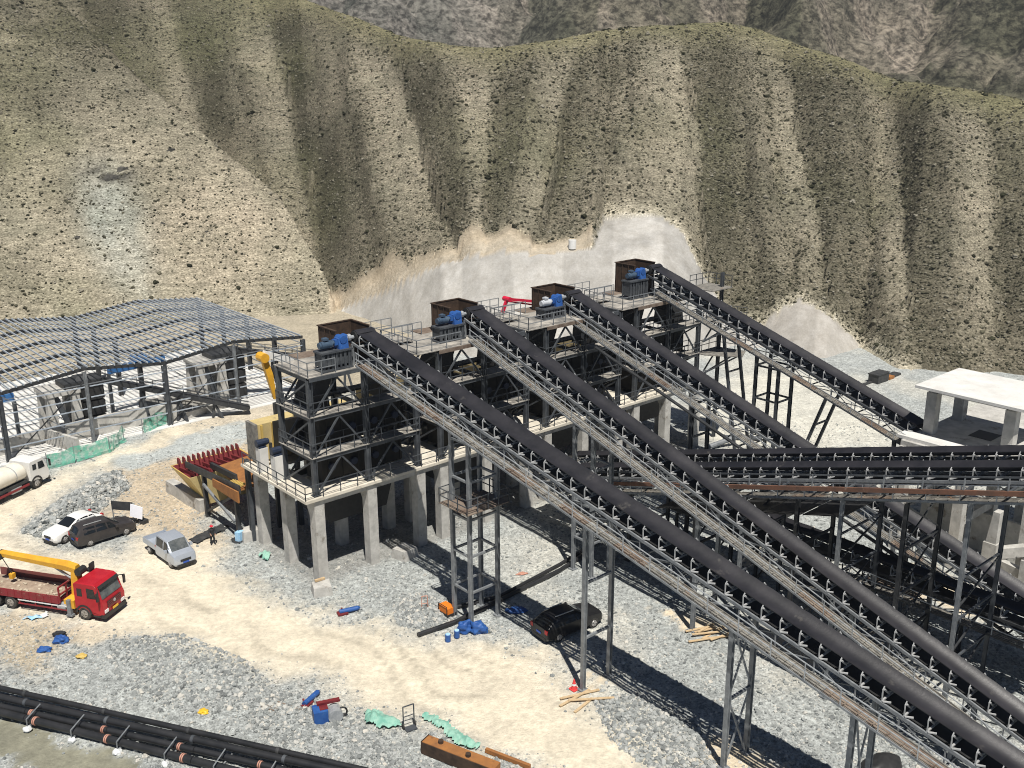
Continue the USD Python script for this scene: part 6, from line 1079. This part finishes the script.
solo('tool_box', 'small blue box beside the pale block left of the platform', 'box', B().box((-.25, -.3, 0), (.25, .3, .9)), 'light_blue', px(240, 541), -20); solo('timber_offcut', 'small tan timber offcut on the footing block', 'timber', B().bar((-.3, -.2, .8), (.35, .25, .8), .2, .15), 'timber', px(320, 589), 0)
for k, (poly, lab) in enumerate((([(187, 540), (222, 524), (232, 527), (196, 545)], 'dark wet sheet on the ground behind the person'), ([(228, 541), (240, 535), (252, 538), (238, 545)], 'small dark mat beside the pale block'))): sheet('dark_mat', lab, 'mat', poly, 'board_dark', 31 + k, .04)
# notice boards
t = thing('notice_board', 'dark notice board on thin legs behind the white car', 'board', px(124, 522), -10); part(t, 'panel', B().box((-1.0, -.04, 1.15), (1.0, .04, 1.95)), 'board_dark')
for s in (-1, 1): part(t, 'leg', B().bar((s * .95, 0, 0), (s * .95, 0, 1.15), .07), 'steel_light')
part(t, 'foot_rail', B().bar((-1.0, -.5, .35), (1.0, -.4, .35), .06), 'steel_light')
t = thing('notice_board', 'white tilted notice board on a dark stand right of the dark one', 'board', px(136, 525), -30); part(t, 'panel', B().plate([(-.55, -.1, .75), (.55, .25, .55), (.55, .45, 1.6), (-.55, .1, 1.85)], .05, (0, 1, 0)), 'white_sheet'); part(t, 'stand', B().bar((-.3, .2, 0), (0, .3, 1.1), .07).bar((.5, .9, 0), (0, .35, 1.1), .07).bar((.3, .2, 0), (.2, .3, .9), .07), 'board_dark'); part(t, 'ballast', B().box((-.2, .3, 0), (.6, .9, .35)), 'board_dark')
# timber pallets and planks on the pads
for k, (p, lab) in enumerate((((710, 634), 'splayed tan timber planks on the pad under the foremost conveyor'), ((585, 701), 'short tan planks at the two-legged trestle foot'))):
    t = thing('plank_pile', lab, 'planks', px(*p), 25); r = np.random.default_rng(50 + k)
    for q in range(8 if k == 0 else 4): a = r.uniform(-.5, .5); c = r.uniform(-.8, .8, 2); L_ = r.uniform(.8, 1.5); part(t, 'plank', B().bar((c[0] - L_ * math.cos(a), c[1] - L_ * math.sin(a), .05 + q * .03), (c[0] + L_ * math.cos(a), c[1] + L_ * math.sin(a), .05 + q * .03), .18, .05), 'timber')
t = thing('scaffold_stand', 'pinkish steel stand among rubble beside the orange generator', 'stand', px(425, 612), 15); part(t, 'frame', B().path([(-.25, 0, 0), (-.2, 0, 1.3), (.2, 0, 1.3), (.25, 0, 0)], .035).path([(-.2, 0, .7), (.2, 0, .7)], .03), 'flange'); part(t, 'base', B().box((-.3, -.25, 0), (.3, .25, .3)), 'timber')
solo('red_scrap', 'red scrap on gravel between the trestles', 'scrap', lump(61, .45, .22, .06, 2, .6), 'flange', px(522, 574), 20, smooth=50); solo('black_bin', 'black covered unit cut off by the bottom edge at right', 'machine cover', lump(62, 1.5, .8, .7, 3, .12), 'plastic_black', px(880, 775), 30, smooth=50)
solo('water_tank', 'small white tank standing on the bench above the pale slope', 'tank', B().tube((0, 0, 0), (0, 0, 1.3), .6, 14), 'white_paint', (148.6 * math.sin(math.radians(3.5)), 148.6 * math.cos(math.radians(3.5)), 13.1), 0, smooth=40)

HZ_TOP = float(mz.max()) + 12
# ---------------------------------------------------------------- the air: far ridges fade a little
MAT['haze'] = usdkit.material(stage, '/World/Looks/haze', {'v': ('principled_volume', dict(color=(0.80, 0.88, 1.0), density=0.00011, anisotropy=0.1))}, volume='v.volume')
hz = usdkit.mesh(stage, '/World/haze', trimesh.creation.box(bounds=[[-1100, -300, -160], [1100, 1300, HZ_TOP]]), MAT['haze']); hz.GetPrim().SetCustomDataByKey('kind', 'stuff'); hz.GetPrim().SetCustomDataByKey('label', 'thin bluish haze over the whole valley'); hz.GetPrim().SetCustomDataByKey('category', 'haze')
